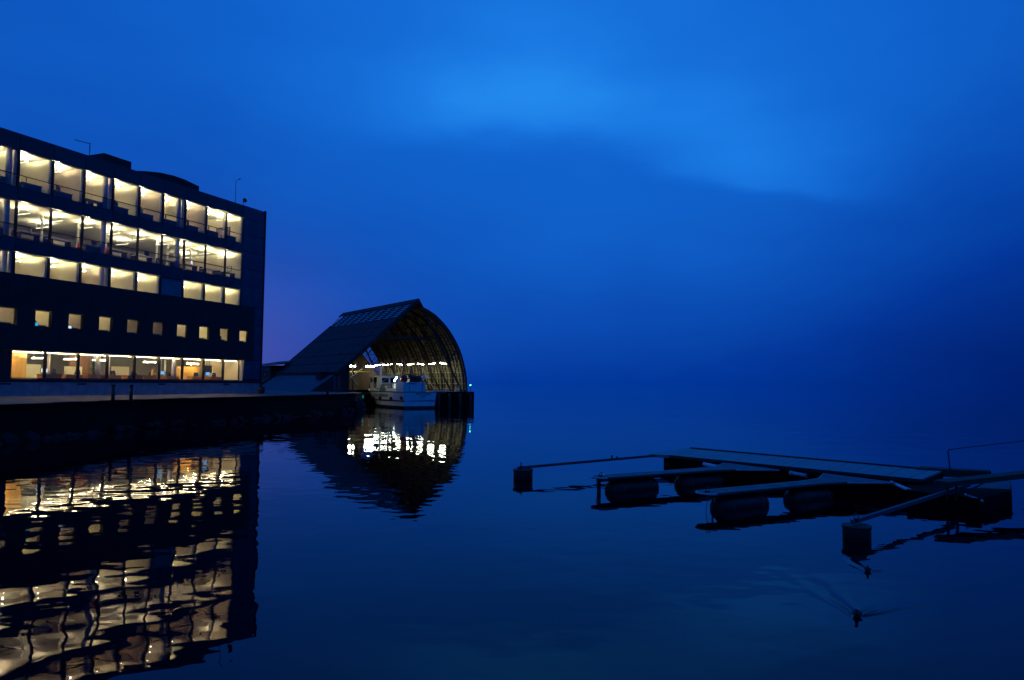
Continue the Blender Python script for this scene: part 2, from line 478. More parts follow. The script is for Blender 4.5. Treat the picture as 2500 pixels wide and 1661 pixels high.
# rubble at the end of the quay and the foot of the wall
rb = MB()
def rock(c, r_):
    bm = bmesh.new(); bmesh.ops.create_icosphere(bm, subdivisions=1, radius=r_)
    o = Vector((random.random() * 99, random.random() * 99, 0))
    for v in bm.verts:
        v.co *= 1 + .45 * noise.noise(v.co / r_ + o); v.co.z *= .7; v.co += Vector(c)
    rb.add([v.co[:] for v in bm.verts], [tuple(v.index for v in f.verts) for f in bm.faces]); bm.free()
for i in range(len(edge) - 1):
    a = Vector(edge[i] + (0,)); b = Vector(edge[i + 1] + (0,)); n = int((b - a).length / .8)
    d_ = (b - a).normalized(); sd = Vector((d_.y, -d_.x, 0))
    for k in range(n):
        p_ = a.lerp(b, (k + random.random()) / n) + sd * random.uniform(-.1, .5)
        rock((p_.x, p_.y, random.uniform(-.5, .25)), random.uniform(.35, .8))
for k in range(60):
    t_ = random.random(); p_ = Vector((-20.1, 94.2, 0)).lerp(sw(-10.0, -2.3), t_) + SM * random.uniform(-.4, .2)
    hgt = random.uniform(-.3, 1.3)
    rock((p_.x + .3 * (1.3 - hgt), p_.y, hgt), random.uniform(.35, .6))
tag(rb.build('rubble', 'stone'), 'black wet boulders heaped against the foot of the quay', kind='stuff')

# ================================================================== OFFICE BUILDING
bld = empty('office_building', tuple(B0), R(90) - TH, 'five storey dark office block with rows of lit windows along the quay', 'building')
S = [-3.25, -5.6, -8.2, -10.8, -13.35, -15.9, -18.5, -21.15, -23.8, -26.45, -29.05, -31.65, -34.3]
G = [-2.75, -5.0, -7.55, -10.15, -12.75, -15.4, -18.05, -20.7, -23.45, -26.1]
LEFT = -36.0
DEP = 14.0
NB = len(S) - 1
# slabs and solid walls
for z0, z1, y0 in ((2.2, 3.56, .45), (5.95, 6.9, .12), (9.9, 10.3, .12), (13.2, 14.0, .12), (17.0, 17.75, .12), (20.8, 21.6, .12)):
    boxobj('floor_slab', bld, LEFT, -.05, y0, DEP, z0, z1, 'grey')
boxobj('roof', bld, LEFT, 0, 0.1, DEP, 21.6, 21.9, 'roof')
boxobj('end_wall', bld, -.35, -.02, .11, DEP, 2.3, 21.6, 'endpanel')
boxobj('end_wall', bld, LEFT - .3, LEFT, .0, DEP, 2.3, 21.6, 'cladding')
boxobj('rear_wall', bld, LEFT, 0, DEP, DEP + .3, 2.3, 21.6, 'cladding')
# interior walls per storey: floor z, ceiling z, depth of the rooms
ROW = {1: (17.75, 20.8, 6.0), 2: (14.0, 17.0, 10.5), 3: (10.3, 13.2, 5.5), 4: (6.9, 9.9, 4.2), 5: (3.56, 5.95, 8.0)}
for rr, (fz, cz, dp) in ROW.items():
    boxobj('back_wall', bld, LEFT, -.4, dp, dp + .12, fz, cz, {1: 'cream', 2: 'grey', 3: 'cream', 4: 'cream', 5: 'grey'}[rr])
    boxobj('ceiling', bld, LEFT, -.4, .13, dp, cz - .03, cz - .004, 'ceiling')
    boxobj('floor', bld, LEFT, -.4, .46 if rr == 5 else .13, dp, fz + .004, fz + .02, 'carpet')
# spandrels and parapet, one panel per bay
lim = [-.0] + S + [LEFT]
for z0, z1 in ((20.68, 21.95), (16.92, 17.9), (13.12, 14.16)):
    for i in range(1, len(lim) - 1):
        boxobj('spandrel_panel', bld, lim[i + 1] + .022, lim[i] - .022, 0.0, .10, z0 + .02, z1 - .02, 'spandrel' if (i * 5 + int(z0)) % 3 else 'spandrel2')
for z0, z1 in ((20.68, 21.95), (19.0, 20.66), (17.2, 18.98), (15.4, 17.18), (13.6, 15.38), (11.52, 13.58)):
    boxobj('end_panel', bld, S[0] + .02, -1.64, 0.0, .10, z0 + .01, z1 - .01, 'endpanel')
    boxobj('end_panel', bld, -1.61, -.14, 0.0, .10, z0 + .01, z1 - .01, 'endpanel')
for z0, z1 in ((9.6, 11.5), (7.8, 9.58), (5.96, 7.78), (3.95, 5.92)):
    boxobj('end_panel', bld, -1.30, -.14, 0.0, .10, z0 + .01, z1 - .01, 'endpanel')
boxobj('end_panel', bld, -2.6, -1.32, .0, .10, 3.96, 5.9, 'endpanel')
boxobj('corner_trim', bld, -.12, .06, -.06, .12, 2.6, 22.05, 'frame')
# black cladding with square window openings
SWL = [-3.46 - 2.66 * i for i in range(13)]
cuts = [-1.35] + [x for w in SWL for x in (w + 1.25, w)] + [LEFT]
for i in range(len(SWL)):
    r_ = (-1.35 if i == 0 else SWL[i - 1] - .7); l_ = SWL[i] - .7
    if l_ < LEFT: l_ = LEFT
    boxobj('cladding_panel', bld, l_ + .01, r_ - .01, -.12, .08, 8.99, 11.5, 'cladding')
    boxobj('cladding_panel', bld, l_ + .01, r_ - .01, -.12, .08, 5.94, 7.73, 'cladding')
    if SWL[i] + 1.25 < r_: boxobj('cladding_panel', bld, SWL[i] + 1.25, r_ - .01, -.12, .08, 7.74, 8.98, 'cladding')
    if SWL[i] > l_: boxobj('cladding_panel', bld, l_ + .01, SWL[i], -.12, .08, 7.74, 8.98, 'cladding')
boxobj('soffit', bld, LEFT, -1.35, -.12, .46, 5.90, 5.93, 'cladding')
boxobj('cladding_panel', bld, LEFT, G[9] - .15, .05, .4, 3.55, 5.88, 'cladding')
boxobj('base_band', bld, LEFT, -.14, -.02, .44, 3.56, 3.82, 'frame')
for i in range(12):
    x1 = -.1 - 3 * i
    boxobj('plinth_panel', bld, max(LEFT, x1 - 2.98), x1, .02, .43, 2.3, 3.54, 'concrete')


def window(x0, x1, z0, z1, y, fw=.08, rail=None, jamb=True, mid=0):
    k = ('win', round(x1 - x0, 3), round(z1 - z0, 3), fw, rail, mid)
    if k not in _cache:
        w, h_ = x1 - x0, z1 - z0
        f = MB().box(0, fw, 0, .12, 0, h_).box(w - fw, w, 0, .12, 0, h_).box(fw, w - fw, .01, .11, 0, .06).box(fw, w - fw, .01, .11, h_ - .06, h_)
        if rail: f.box(-.0, w, -.05, -.012, rail - .03, rail + .03)
        if mid: f.box(w * mid - .03, w * mid + .03, .01, .1, .06, h_ - .06)
        _cache[k] = (f.mesh('window', 'frame'), MB().box(fw, w - fw, .05, .062, .06, h_ - .06).mesh('pane', 'winglass'))
    a, b = _cache[k]
    o = link('window', a, bld, (x0, y, z0))
    link('pane', b, o)
    return o


def partition(x, dp, fz, cz, mat):
    boxobj('partition_wall', bld, x - .06, x + .06, .14, dp, fz + .02, cz - .03, mat)


cyl = {}
def column(x, y, z0, z1, r_, mat='column'):
    k = (round(z1 - z0, 3), r_, mat)
    if k not in cyl: cyl[k] = MB().tube([(0, 0, 0), (0, 0, z1 - z0)], r_, 12).mesh('column', mat)
    return link('column', cyl[k], bld, (x, y, z0))


for i in range(NB):
    x1, x0 = S[i], S[i + 1]
    window(x0 + .02, x1 - .02, 17.9, 20.67, .0, .07, .92)
    window(x0 + .02, x1 - .02, 14.17, 16.91, .0, .07, .92)
    window(x0 + .02, x1 - .02, 10.35, 13.11, .0, .07)
    for zz0, zz1, rr in ((17.9, 20.67, 1), (10.4, 13.1, 3)):
        boxobj('jamb', bld, x1 - .19, x1 - .12, .14, .30, zz0, zz1, 'jamb')
for i in range(9):
    window(G[i + 1] + .02, G[i] - .02, 3.83, 5.88, .40, .09)
for w in SWL:
    window(w, w + 1.25, 7.74, 8.98, .02, .05)
for i, x in enumerate(S):
    if i in (0,) or i != 1: partition(x, 6.0, 17.75, 20.8, 'cream' if i not in (2, 7, 4) else 'dim_taupe')  # darker walls stand in for weaker lamps in some bays
    partition(x, 5.5, 10.3, 13.2, 'cream' if i not in (6, 9) else 'dim_taupe')
partition(S[0], 10.5, 14.0, 17.0, 'cream')
partition(-2.6, 8.0, 3.57, 5.95, 'cream')
for i, w in enumerate(SWL): partition(w + 1.25 + .3, 4.2, 6.9, 9.9, 'dim_taupe' if i in (4, 5, 7, 9) else 'cream')  # dim rooms get their lower light through the wall colour
partition(-.5, 4.2, 6.9, 9.9, 'cream')
for i in (3, 6, 9, 12):
    for z0, z1 in ((17.77, 20.76), (14.02, 16.96), (10.32, 13.16)): column(S[i] - .42, .48, z0, z1, .2)
for i in (3, 6): column(G[i] - .55, .9, 3.585, 5.92, .2)
for x, y in ((-7.0, 3.2), (-9.6, 3.4), (-11.6, 2.6), (-16.6, 3.0), (-19.2, 3.1), (-22.4, 3.0), (-25.0, 3.2), (-28.0, 3.0)):
    column(x, y, 14.02, 16.96, .09, 'white')
for x, y in ((-22.1, 1.9), (-16.2, 2.6), (-10.9, 2.4), (-9.6, 3.2)): column(x, y, 3.585, 5.92, .10, 'white')
for x in (-25.4, -22.8): column(x, 1.6, 10.32, 13.16, .07, 'white')
# furnishing walls of the open floors
for x0, x1, y, z1 in ((-12.2, -11.0, 4.2, 15.6), (-21.6, -20.1, 3.0, 15.3), (-16.5, -15.1, 2.4, 15.2), (-24.6, -23.2, 6.0, 15.9), (-6.2, -5.4, 4.5, 15.7)):
    boxobj('screen_wall', bld, x0, x1, y, y + .08, 14.02, z1, 'cream')
boxobj('screen_wall', bld, -6.9, -2.7, 5.0, 5.1, 3.585, 5.2, 'oak')
boxobj('screen_wall', bld, -25.4, -22.3, 4.2, 4.3, 3.585, 5.9, 'oak')
boxobj('screen_wall', bld, -22.0, -20.4, 5.2, 5.3, 3.585, 5.0, 'cream')
boxobj('screen_wall', bld, -17.6, -15.6, 5.6, 5.7, 3.585, 5.9, 'brownwall')
boxobj('screen_wall', bld, -14.2, -12.4, 4.6, 4.7, 3.585, 5.0, 'cream')
boxobj('screen_wall', bld, -18.5, -16.9, 4.9, 5.0, 3.585, 4.9, 'cream')
boxobj('screen_wall', bld, -3.9, -3.3, 4.7, 4.76, 3.585, 5.1, 'dim_taupe')
# grey sheet added behind the glass to paint the unlit room, third glazed floor
boxobj('unlit_room_sheet', bld, S[4] + .15, S[3] - .15, .20, .22, 10.4, 13.1, 'grey')
# blue vents in the plinth
for x in (-5.3, -13.2, -21.0, -27.0): boxobj('plinth_vent', bld, x, x + .75, -.005, .018, 3.36, 3.5, 'endpanel')
# rooftop plant rooms
pr = boxobj('plant_room', bld, -15.6, -12.7, 5.0, 9.0, 21.9, 24.3, 'cladding')
MB().add([(-17.4, 5, 21.9), (-15.62, 5, 23.7), (-15.62, 9, 23.7), (-17.4, 9, 21.9), (-15.62, 5, 21.9), (-15.62, 9, 21.9)],
         [(0, 4, 1), (3, 2, 5), (0, 1, 2, 3), (4, 5, 2, 1), (0, 3, 5, 4)]).build('plant_room', 'cladding', bld)
prof = [(-12.6, 21.95), (-12.6, 23.5), (-11.0, 23.9), (-9.4, 24.2), (-7.8, 24.34), (-6.4, 24.33), (-4.42, 24.1), (-4.42, 21.95)]
n = len(prof)
vs = [(x, y, z) for y in (5.0, 10.0) for x, z in prof]
MB().add(vs, [tuple(range(n))[::-1], tuple(range(n, 2 * n))] + [(i, (i + 1) % n, n + (i + 1) % n, n + i) for i in range(n)]).build('curved_roof_hood', 'cladding', bld)

# masts on the roof (things of their own)
def btop(s, y, z): return tuple(bw(s, y, z))
an = empty('tv_antenna', btop(-20.1, 1, 21.9), R(90) - TH, 'thin television aerial with a long boom on the roof edge', 'antenna')
MB().bar((0, 0, 0), (0, 0, 1.45), .035).build('mast', 'frame', an)
MB().bar((.15, 0, 1.38), (-1.35, 0, 1.28), .03).build('boom', 'frame', an)
for k in range(7): MB().bar((-.1 - .19 * k, -.22, 1.36 - .013 * k), (-.1 - .19 * k, .22, 1.36 - .013 * k), .012).build('aerial_rod', 'frame', an)
for k in range(3): MB().bar((-.02, -.12, 1.15 - .2 * k), (.12, .12, 1.15 - .2 * k), .04).build('reflector', 'frame', an)
an2 = empty('wind_mast', btop(-3.45, 1, 21.9), R(90) - TH, 'slender mast with a bent arm near the right roof corner', 'mast')
MB().tube([(0, 0, 0), (0, 0, 2.6), (.15, 0, 2.78), (.55, 0, 2.98)], .025, 6).build('mast', 'frame', an2)
MB().tube([(.55, 0, 2.9), (.55, 0, 3.08)], .05, 8).build('sensor', 'frame', an2)
an3 = empty('roof_loudspeaker', btop(-2.3, 1, 21.9), R(90) - TH, 'short post carrying a small round horn on the right end of the roof', 'loudspeaker')
MB().bar((0, 0, 0), (0, 0, .95), .04).build('post', 'frame', an3)
MB().tube([(-.05, -.05, .8), (-.12, -.2, .8), (-.18, -.36, .8)], [.05, .12, .24], 12).build('horn', 'dark', an3)

# ------------------------------------------------------------------ lamps inside the building
lamp_h = MB().box(-.085, .085, -.75, .75, 0, .012).box(-.085, -.073, -.75, .75, .012, .067).box(.073, .085, -.75, .75, .012, .067).box(-.004, .004, -.6, -.59, .05, .48).box(-.004, .004, .59, .6, .05, .48).mesh('housing', 'white')
lamp_t = MB().box(-.045, .045, -.70, .70, .045, .075).mesh('tube', 'lamp')
lamp_t2 = MB().box(-.045, .045, -.45, .45, .045, .075).mesh('tube', 'lamp')
lamp_t3 = MB().box(-.045, .045, -.70, .70, .045, .075).mesh('tube', 'lamp3')
lamp_b = MB().box(-.05, .05, -.70, .70, -.012, -.003).mesh('lens', 'lamplow')
def ceiling_lamp(s, y, cz, label, group, rz=0.0):
    o = empty('ceiling_lamp', tuple(bw(s, y, cz - .52)), R(90) - TH + rz, label, 'lamp', group)
    link('housing', lamp_h, o); link('tube', lamp_t3 if 'hanging lamp behind' in label and not any(w_ in label for w_ in ('eighth', 'tenth', 'second'))  else lamp_t if 'open-plan' not in label else lamp_t2, o); link('lens', lamp_b, o)
    return o
for i in range(NB):
    c = (S[i] + S[i + 1]) / 2
    ceiling_lamp(c - .1, 1.7, 20.78, 'slim hanging office lamp in the %s bay from the right, top floor' % ORD[i], 'ceiling lamps of the top office floor')
    if i != 3:
        ceiling_lamp(c - .1, 1.9, 13.18, 'slim hanging office lamp in the %s bay from the right, lowest wide-windowed floor' % ORD[i], 'ceiling lamps of the third office floor')
    if i == 1: ceiling_lamp(c, 4.2, 20.78, 'second hanging lamp deeper in the corner meeting room, top floor', 'ceiling lamps of the top office floor')
    ceiling_lamp(c + .5, 2.0, 16.98, 'front hanging lamp of the open-plan floor, %s bay from the right' % ORD[i], 'ceiling lamps of the open-plan floor')
    if i % 3 == 0: ceiling_lamp(c - .8, 5.6, 16.98, 'rear hanging lamp of the open-plan floor, %s bay from the right' % ORD[i], 'ceiling lamps of the open-plan floor')
for i, w in enumerate(SWL):
    if i in (5, 4):
        ceiling_lamp(w + .5, 3.6, 9.88, 'weak rear lamp behind the %s small square window from the right' % ORD[i], 'ceiling lamps behind the small square windows')
        continue
    ceiling_lamp(w + .3, 1.9, 9.88, 'hanging lamp behind the %s small square window from the right' % ORD[i], 'ceiling lamps behind the small square windows')
for i in range(9):
    c = (G[i] + G[i + 1]) / 2; hw = (G[i] - G[i + 1]) / 2 - .15
    o = empty('cove_lamp', tuple(bw(c, .75, 5.80)), R(90) - TH, 'warm strip lamp along the ceiling behind the %s ground floor pane from the right' % ORD[i], 'lamp', 'strip lamps above the ground floor panes')
    MB().box(-hw, hw, -.05, .05, .04, .09).build('housing', 'white', o)
    MB().box(-hw + .02, hw - .02, -.035, .035, 0, .035).build('tube', 'cove', o)
    if i in (1, 3, 5, 6, 7): ceiling_lamp(c + .2, 3.4, 5.93, 'white hanging lamp over the ground floor lounge, %s pane from the right' % ORD[i], 'hanging lamps of the ground floor')
o = empty('wall_washer', tuple(bw(-4.6, 4.55, 5.35)), R(90) - TH, 'amber lamp washing the oak wall behind the right ground floor panes', 'lamp')
MB().box(-.5, .5, -.05, .05, -.02, .02).build('tube', 'wallwash', o)
MB().box(-.52, .52, -.07, -.055, -.05, .04).build('shade', 'oak', o)
o = empty('wall_washer', tuple(bw(-23.8, 3.75, 5.45)), R(90) - TH, 'amber lamp washing the oak wall behind the left ground floor panes', 'lamp')
MB().box(-.35, .35, -.05, .05, -.02, .02).build('tube', 'wallwash', o)
MB().box(-.37, .37, -.07, -.055, -.05, .04).build('shade', 'oak', o)
# downlights under the overhang
for i, s_ in enumerate((-5.1, -8.6, -12.2, -18.0, -24.0, -29.5)):
    o = empty('downlight', tuple(bw(s_, .02, 5.80)), R(90) - TH, 'small round downlight under the overhang, %s from the right' % ORD[i], 'lamp', 'downlights under the overhang')
    MB().tube([(0, 0, .09), (0, 0, .0)], .10, 10).build('can', 'frame', o)
    MB().tube([(0, 0, -.005), (0, 0, -.03)], [.085, .05], 10).build('bulb', 'spot', o)

# ------------------------------------------------------------------ furniture behind the glass
RZB = R(90) - TH
dm = {
    'top': MB().box(-.8, .8, -.4, .4, .71, .74).mesh('table_top', 'dark'),
    'topw': MB().box(-.8, .8, -.4, .4, .71, .74).mesh('table_top', 'white'),
    'topo': MB().box(-.8, .8, -.4, .4, .56, .60).mesh('table_top', 'orange'),
    'leg': MB().box(-.02, .02, -.32, .32, 0, .71).mesh('leg', 'dark'),
    'lego': MB().box(-.03, .03, -.32, .32, 0, .56).mesh('leg', 'orange'),
    'mod': MB().box(-.7, .7, .36, .38, .3, .70).mesh('modesty_panel', 'navy'),
    'modo': MB().box(-.76, .76, -.37, -.33, .08, .55).mesh('front_panel', 'orange'),
    'scr': MB().box(-.28, .28, -.02, .02, .12, .46).mesh('screen_case', 'dark'),
    'face': MB().box(-.26, .26, -.024, -.021, .14, .44).mesh('screen', 'screen'),
    'faceb': MB().box(-.26, .26, -.024, -.021, .14, .44).mesh('screen', 'bluescreen'),
    'stand': MB().box(-.03, .03, -.01, .03, 0, .2).box(-.12, .12, -.08, .1, 0, .012).mesh('stand', 'dark'),
    'seat': MB().box(-.23, .23, -.23, .23, .42, .49).mesh('seat', 'navy'),
    'seatr': MB().box(-.23, .23, -.23, .23, .42, .49).mesh('seat', 'red'),
    'back': MB().tube([(0, .22, .52), (0, .27, .7), (0, .30, .98)], [.2, .23, .17], 6).mesh('backrest', 'navy'),
    'backr': MB().tube([(0, .22, .52), (0, .27, .7), (0, .30, .98)], [.2, .23, .17], 6).mesh('backrest', 'red'),
    'basec': MB().bar((0, 0, .05), (0, 0, .42), .05).bar((-.28, 0, .04), (.28, 0, .04), .04).bar((0, -.28, .04), (0, .28, .04), .04).mesh('base', 'dark'),
}
def bput(name, s, y, z, rz, label, cat, group, parts):
    o = empty(name, tuple(bw(s, y, z)), RZB + rz, label, cat, group)
    for pn, me, off in parts: link(pn, me, o, off)
    return o
def desk(s, y, z, label, kind='dark', rz=0.0):
    if kind == 'orange':
        return bput('low_table', s, y, z, rz, label, 'table', 'orange lounge tables on the ground floor', [('table_top', dm['topo'], (0, 0, 0)), ('leg', dm['lego'], (-.72, 0, 0)), ('leg', dm['lego'], (.72, 0, 0)), ('front_panel', dm['modo'], (0, 0, 0))])
    return bput('desk', s, y, z, rz, label, 'desk', 'desks behind the glass', [('table_top', dm['topw' if kind == 'white' else 'top'], (0, 0, 0)), ('leg', dm['leg'], (-.72, 0, 0)), ('leg', dm['leg'], (.72, 0, 0))] + ([('modesty_panel', dm['mod'], (0, -.72, 0))] if int(abs(s) * 10) % 2 else []))
def chair(s, y, z, label, rz=0.0, red=False):
    return bput('office_chair', s, y, z, rz, label, 'chair', 'office chairs behind the glass', [('seat', dm['seatr' if red else 'seat'], (0, 0, 0)), ('backrest', dm['backr' if red else 'back'], (0, 0, 0)), ('base', dm['basec'], (0, 0, 0))])
def monitor(s, y, z, label, lit=None, rz=0.0):
    pr_ = [('screen_case', dm['scr'], (0, 0, 0)), ('stand', dm['stand'], (0, 0, 0))]
    if lit: pr_.append(('screen', dm['face' if lit == 'w' else 'faceb'], (0, 0, 0)))
    return bput('monitor', s, y, z, rz, label, 'monitor', 'computer monitors behind the glass', pr_)

for i in range(NB):
    c = (S[i] + S[i + 1]) / 2; r_ = random.uniform(-.1, .1)
    fl = 17.77
    desk(c - .1 + r_, .75, fl, 'dark desk at the glass in the %s bay from the right, top floor' % ORD[i])
    chair(c + .45 + r_, 1.35, fl, 'dark office chair at the desk in the %s bay from the right, top floor' % ORD[i], random.uniform(-.6, .6))
    if i != 6: monitor(c - .35 + r_, .72, fl + .74, 'dark monitor on the desk in the %s bay from the right, top floor' % ORD[i], None, random.uniform(.3, 1.2))
    fl = 14.02
    desk(c + r_, .8, fl, '%s desk at the glass in the %s bay from the right, open-plan floor' % ('white' if i % 3 == 1 else 'dark', ORD[i]), 'white' if i % 3 == 1 else 'dark')
    red = i in (2, 5, 6)
    chair(c - .4 - r_, 1.4, fl, '%s office chair in the %s bay from the right, open-plan floor' % ('red' if red else 'dark', ORD[i]), random.uniform(-.8, .8), red)
    if i in (2, 4, 6, 8, 9): monitor(c + .3, .75, fl + .74, 'monitor on the desk in the %s bay from the right, open-plan floor' % ORD[i], 'w' if i == 2 else None, random.uniform(-.5, .8))
for i in (0, 1, 2, 4, 6, 8):
    c = (S[i] + S[i + 1]) / 2
    monitor(c + .2, .55, 11.15, 'low dark monitor just above the black cladding, %s bay from the right' % ORD[i], None, .3)
for i, w in enumerate(SWL[:11]):
    desk(w + .5, .8, 6.92 + .25, 'dark desk behind the %s small square window from the right' % ORD[i])
    if i in (1, 2, 3, 5, 6, 8):
        monitor(w + (.75 if i == 1 else .35), .65, 6.92 + .99 - .12, 'small dark monitor at the %s small square window from the right' % ORD[i], None, .2)
    if i == 8: monitor(w + .3, .38, 7.62, 'blue glowing monitor at the %s small square window from the right' % ORD[i], 'b', 0)
    if i == 7: monitor(w + .38, .42, 7.60, 'pale glowing monitor at the %s small square window from the right' % ORD[i], 'w', 0)
fl = 3.59
for i, x in enumerate((-5.6, -7.7, -11.0, -13.2, -15.0, -17.0, -18.8, -20.6, -22.6)):
    desk(x, 1.1 + .2 * (i % 2), fl, 'low orange table on the ground floor, %s from the right' % ORD[i], 'orange')
    chair(x + .75, 1.7, fl, 'dark chair beside the %s low orange table from the right' % ORD[i], random.uniform(-1, 1))
for i, (x, l) in enumerate(((-6.6, 'b'), (-12.1, 'b'), (-23.2, 'w'))):
    monitor(x, .85, fl + .60 - .02, '%s glowing screen on a ground floor table, %s from the right' % ('blue' if l == 'b' else 'white', ORD[i]), l, 0)
# picture and frames
o = empty('wall_picture', tuple(bw(S[0] - .08, 2.6, 18.85)), RZB, 'dark framed picture on the end wall of the top corner room', 'picture')
MB().box(-.03, 0, -.95, .95, 0, .95).build('frame', 'frame', o)
MB().box(-.036, -.031, -.88, .88, .07, .88).build('print', 'paper', o)
for k in range(2):
    o = empty('wall_picture', tuple(bw(S[0] - .08, 1.6 + .8 * k, 15.1)), RZB, 'small %s framed print on the end wall of the open-plan floor' % ('nearer' if k == 0 else 'farther'), 'picture')
    MB().box(-.03, 0, -.3, .3, 0, .55).build('frame', 'frame', o)
    MB().box(-.036, -.031, -.26, .26, .04, .51).build('print', 'white', o)
# two dark lounge screens hanging on the ground floor
for k, x in enumerate((-5.35, -4.95)):
    o = empty('hanging_screen', tuple(bw(x - .35, 1.9, 4.55)), RZB, 'dark wall screen on the %s side of the ground floor mullion, near the oak wall' % ('left' if k == 0 else 'right'), 'screen')
    MB().box(-.3, .3, -.03, .03, 0, .75).build('screen_case', 'dark', o)
    MB().box(-.02, .02, -.01, .01, .75, 1.36).build('hanger', 'dark', o)
# lounge plant
o = empty('potted_plant', tuple(bw(-18.9, 1.0, fl)), RZB, 'tall leafy potted plant between ground floor tables', 'plant')
MB().tube([(0, 0, 0), (0, 0, .35)], [.16, .2], 10).build('pot', 'dark', o)
MB().tube([(0, 0, .35), (.02, 0, 1.5)], .02, 6).build('stem', 'leaf', o)
lf = MB().add([(0, 0, 0), (.13, .05, .06), (.34, 0, .02), (.13, -.05, .06)], [(0, 3, 2, 1)]).mesh('leaf', 'leaf')
for k in range(46):
    q = link('leaf', lf, o, (0, 0, random.uniform(.55, 1.65))); q.rotation_euler = (random.uniform(-.6, .6), random.uniform(-1.1, .5), random.uniform(0, 6.28)); q.scale = (1.1,) * 3
# vases on the shelf of the screen wall
# person seated behind the ground floor glass
def skin_mesh(name, verts, edges, rads, mat, parent, loc, rz):
    me = bpy.data.meshes.new(name); me.from_pydata(verts, edges, []); me.materials.append(M[mat])
    o = bpy.data.objects.new(name, me); col.objects.link(o)
    md = o.modifiers.new('skin', 'SKIN'); ss = o.modifiers.new('sub', 'SUBSURF'); ss.levels = 1; ss.render_levels = 2
    for v, r_ in zip(me.skin_vertices[0].data, rads): v.radius = (r_, r_) if not isinstance(r_, tuple) else r_
    me.skin_vertices[0].data[0].use_root = True
    o.parent = parent; o.location = loc; o.rotation_euler = (0, 0, rz)
    return o
per = empty('person', tuple(bw(-12.55, 1.5, fl)), RZB + .4, 'person in an ochre top sitting with head bent behind the ground floor glass', 'person')
V = [(0, 0, .50), (0, -.02, .70), (0, -.03, .95), (0, -.05, 1.08), (0, -.08, 1.16), (0, -.10, 1.24), (0, -.11, 1.33),
     (.17, -.03, 1.0), (.22, -.14, .78), (.12, -.34, .72), (-.17, -.03, 1.0), (-.22, -.14, .78), (-.12, -.34, .72),
     (.10, -.05, .50), (.12, -.45, .52), (.12, -.46, .08), (.12, -.58, .04), (-.10, -.05, .50), (-.12, -.45, .52), (-.12, -.46, .08), (-.12, -.58, .04)]
Eg = [(0, 1), (1, 2), (2, 3), (3, 4), (4, 5), (5, 6), (2, 7), (7, 8), (8, 9), (2, 10), (10, 11), (11, 12), (0, 13), (13, 14), (14, 15), (15, 16), (0, 17), (17, 18), (18, 19), (19, 20)]
rd_ = [.15, .14, .16, .06, .055, .10, .09, .06, .045, .03, .06, .045, .03, .09, .07, .045, .04, .09, .07, .045, .04]
skin_mesh('body', V, Eg, rd_, 'shirt', per, (0, 0, 0), 0)
MB().tube([(0, -.17, 1.18), (0, -.12, 1.25), (0, -.10, 1.33), (0, -.08, 1.37)], [.05, .088, .08, .03], 12).build('face', 'skin', per)
MB().tube([(0, -.05, 1.20), (0, -.055, 1.28), (0, -.085, 1.36), (0, -.10, 1.40)], [.09, .115, .10, .03], 12).build('hair', 'hair', per)

# ------------------------------------------------------------------ things on the quay
def post_at(x, y, label):
    o = empty('mooring_post', (x, y, 2.2), 0, label, 'post', 'dark posts on the quay edge')
    MB().tube([(0, 0, -.05), (0, 0, 1.15)], [.13, .12], 10).build('shaft', 'frame', o)
    MB().tube([(0, 0, 1.12), (0, 0, 1.24)], [.17, .15], 10).build('cap', 'frame', o)
    return o
post_at(-29.15, 53.5, 'left one of two dark posts standing on the quay in front of the offices')
post_at(-28.55, 54.9, 'right one of two dark posts standing on the quay in front of the offices')
o = empty('planter_box', tuple(bw(-1.0, -1.0, 2.5)), RZB, 'dark round tub beside the right corner of the offices', 'tub')
MB().tube([(0, 0, 0), (0, 0, .35), (0, 0, .7)], [.26, .36, .33], 12).build('tub', 'timber', o)
MB().tube([(0, 0, .70), (0, 0, .73)], .36, 12).build('rim', 'frame', o)
o = empty('mooring_bollard', (-21.9, 87.0, 2.2), .4, 'small rounded bollard on the quay edge left of the boathouse', 'bollard')
MB().tube([(0, 0, 0), (0, 0, .1), (0, 0, .35), (0, 0, .5)], [.22, .16, .15, .24], 10).build('post', 'rust', o)
o = empty('green_marker', tuple(sw(-10.35, -3.6, 1.5)), TS, 'small self-glowing green reflector plate on the quay end left of the boat', 'marker')
MB().box(-.1, .1, -.05, .0, 0, .45).build('plate', emitter('glowing_green_plate', (.0, .5, .12), .25), o)  # plate emits faintly, standing in for the light it would reflect
o = empty('rope_coil', (-21.0, 90.4, 1.25), 0, 'pale rope coil hanging down the quay wall', 'rope')  # loop of rope added against the quay wall
MB().tube([(.55 + .25 * math.cos(a * .6), 0, .25 * math.sin(a * .6)) for a in range(12)], .03, 6).build('rope_loop', 'rope', o)

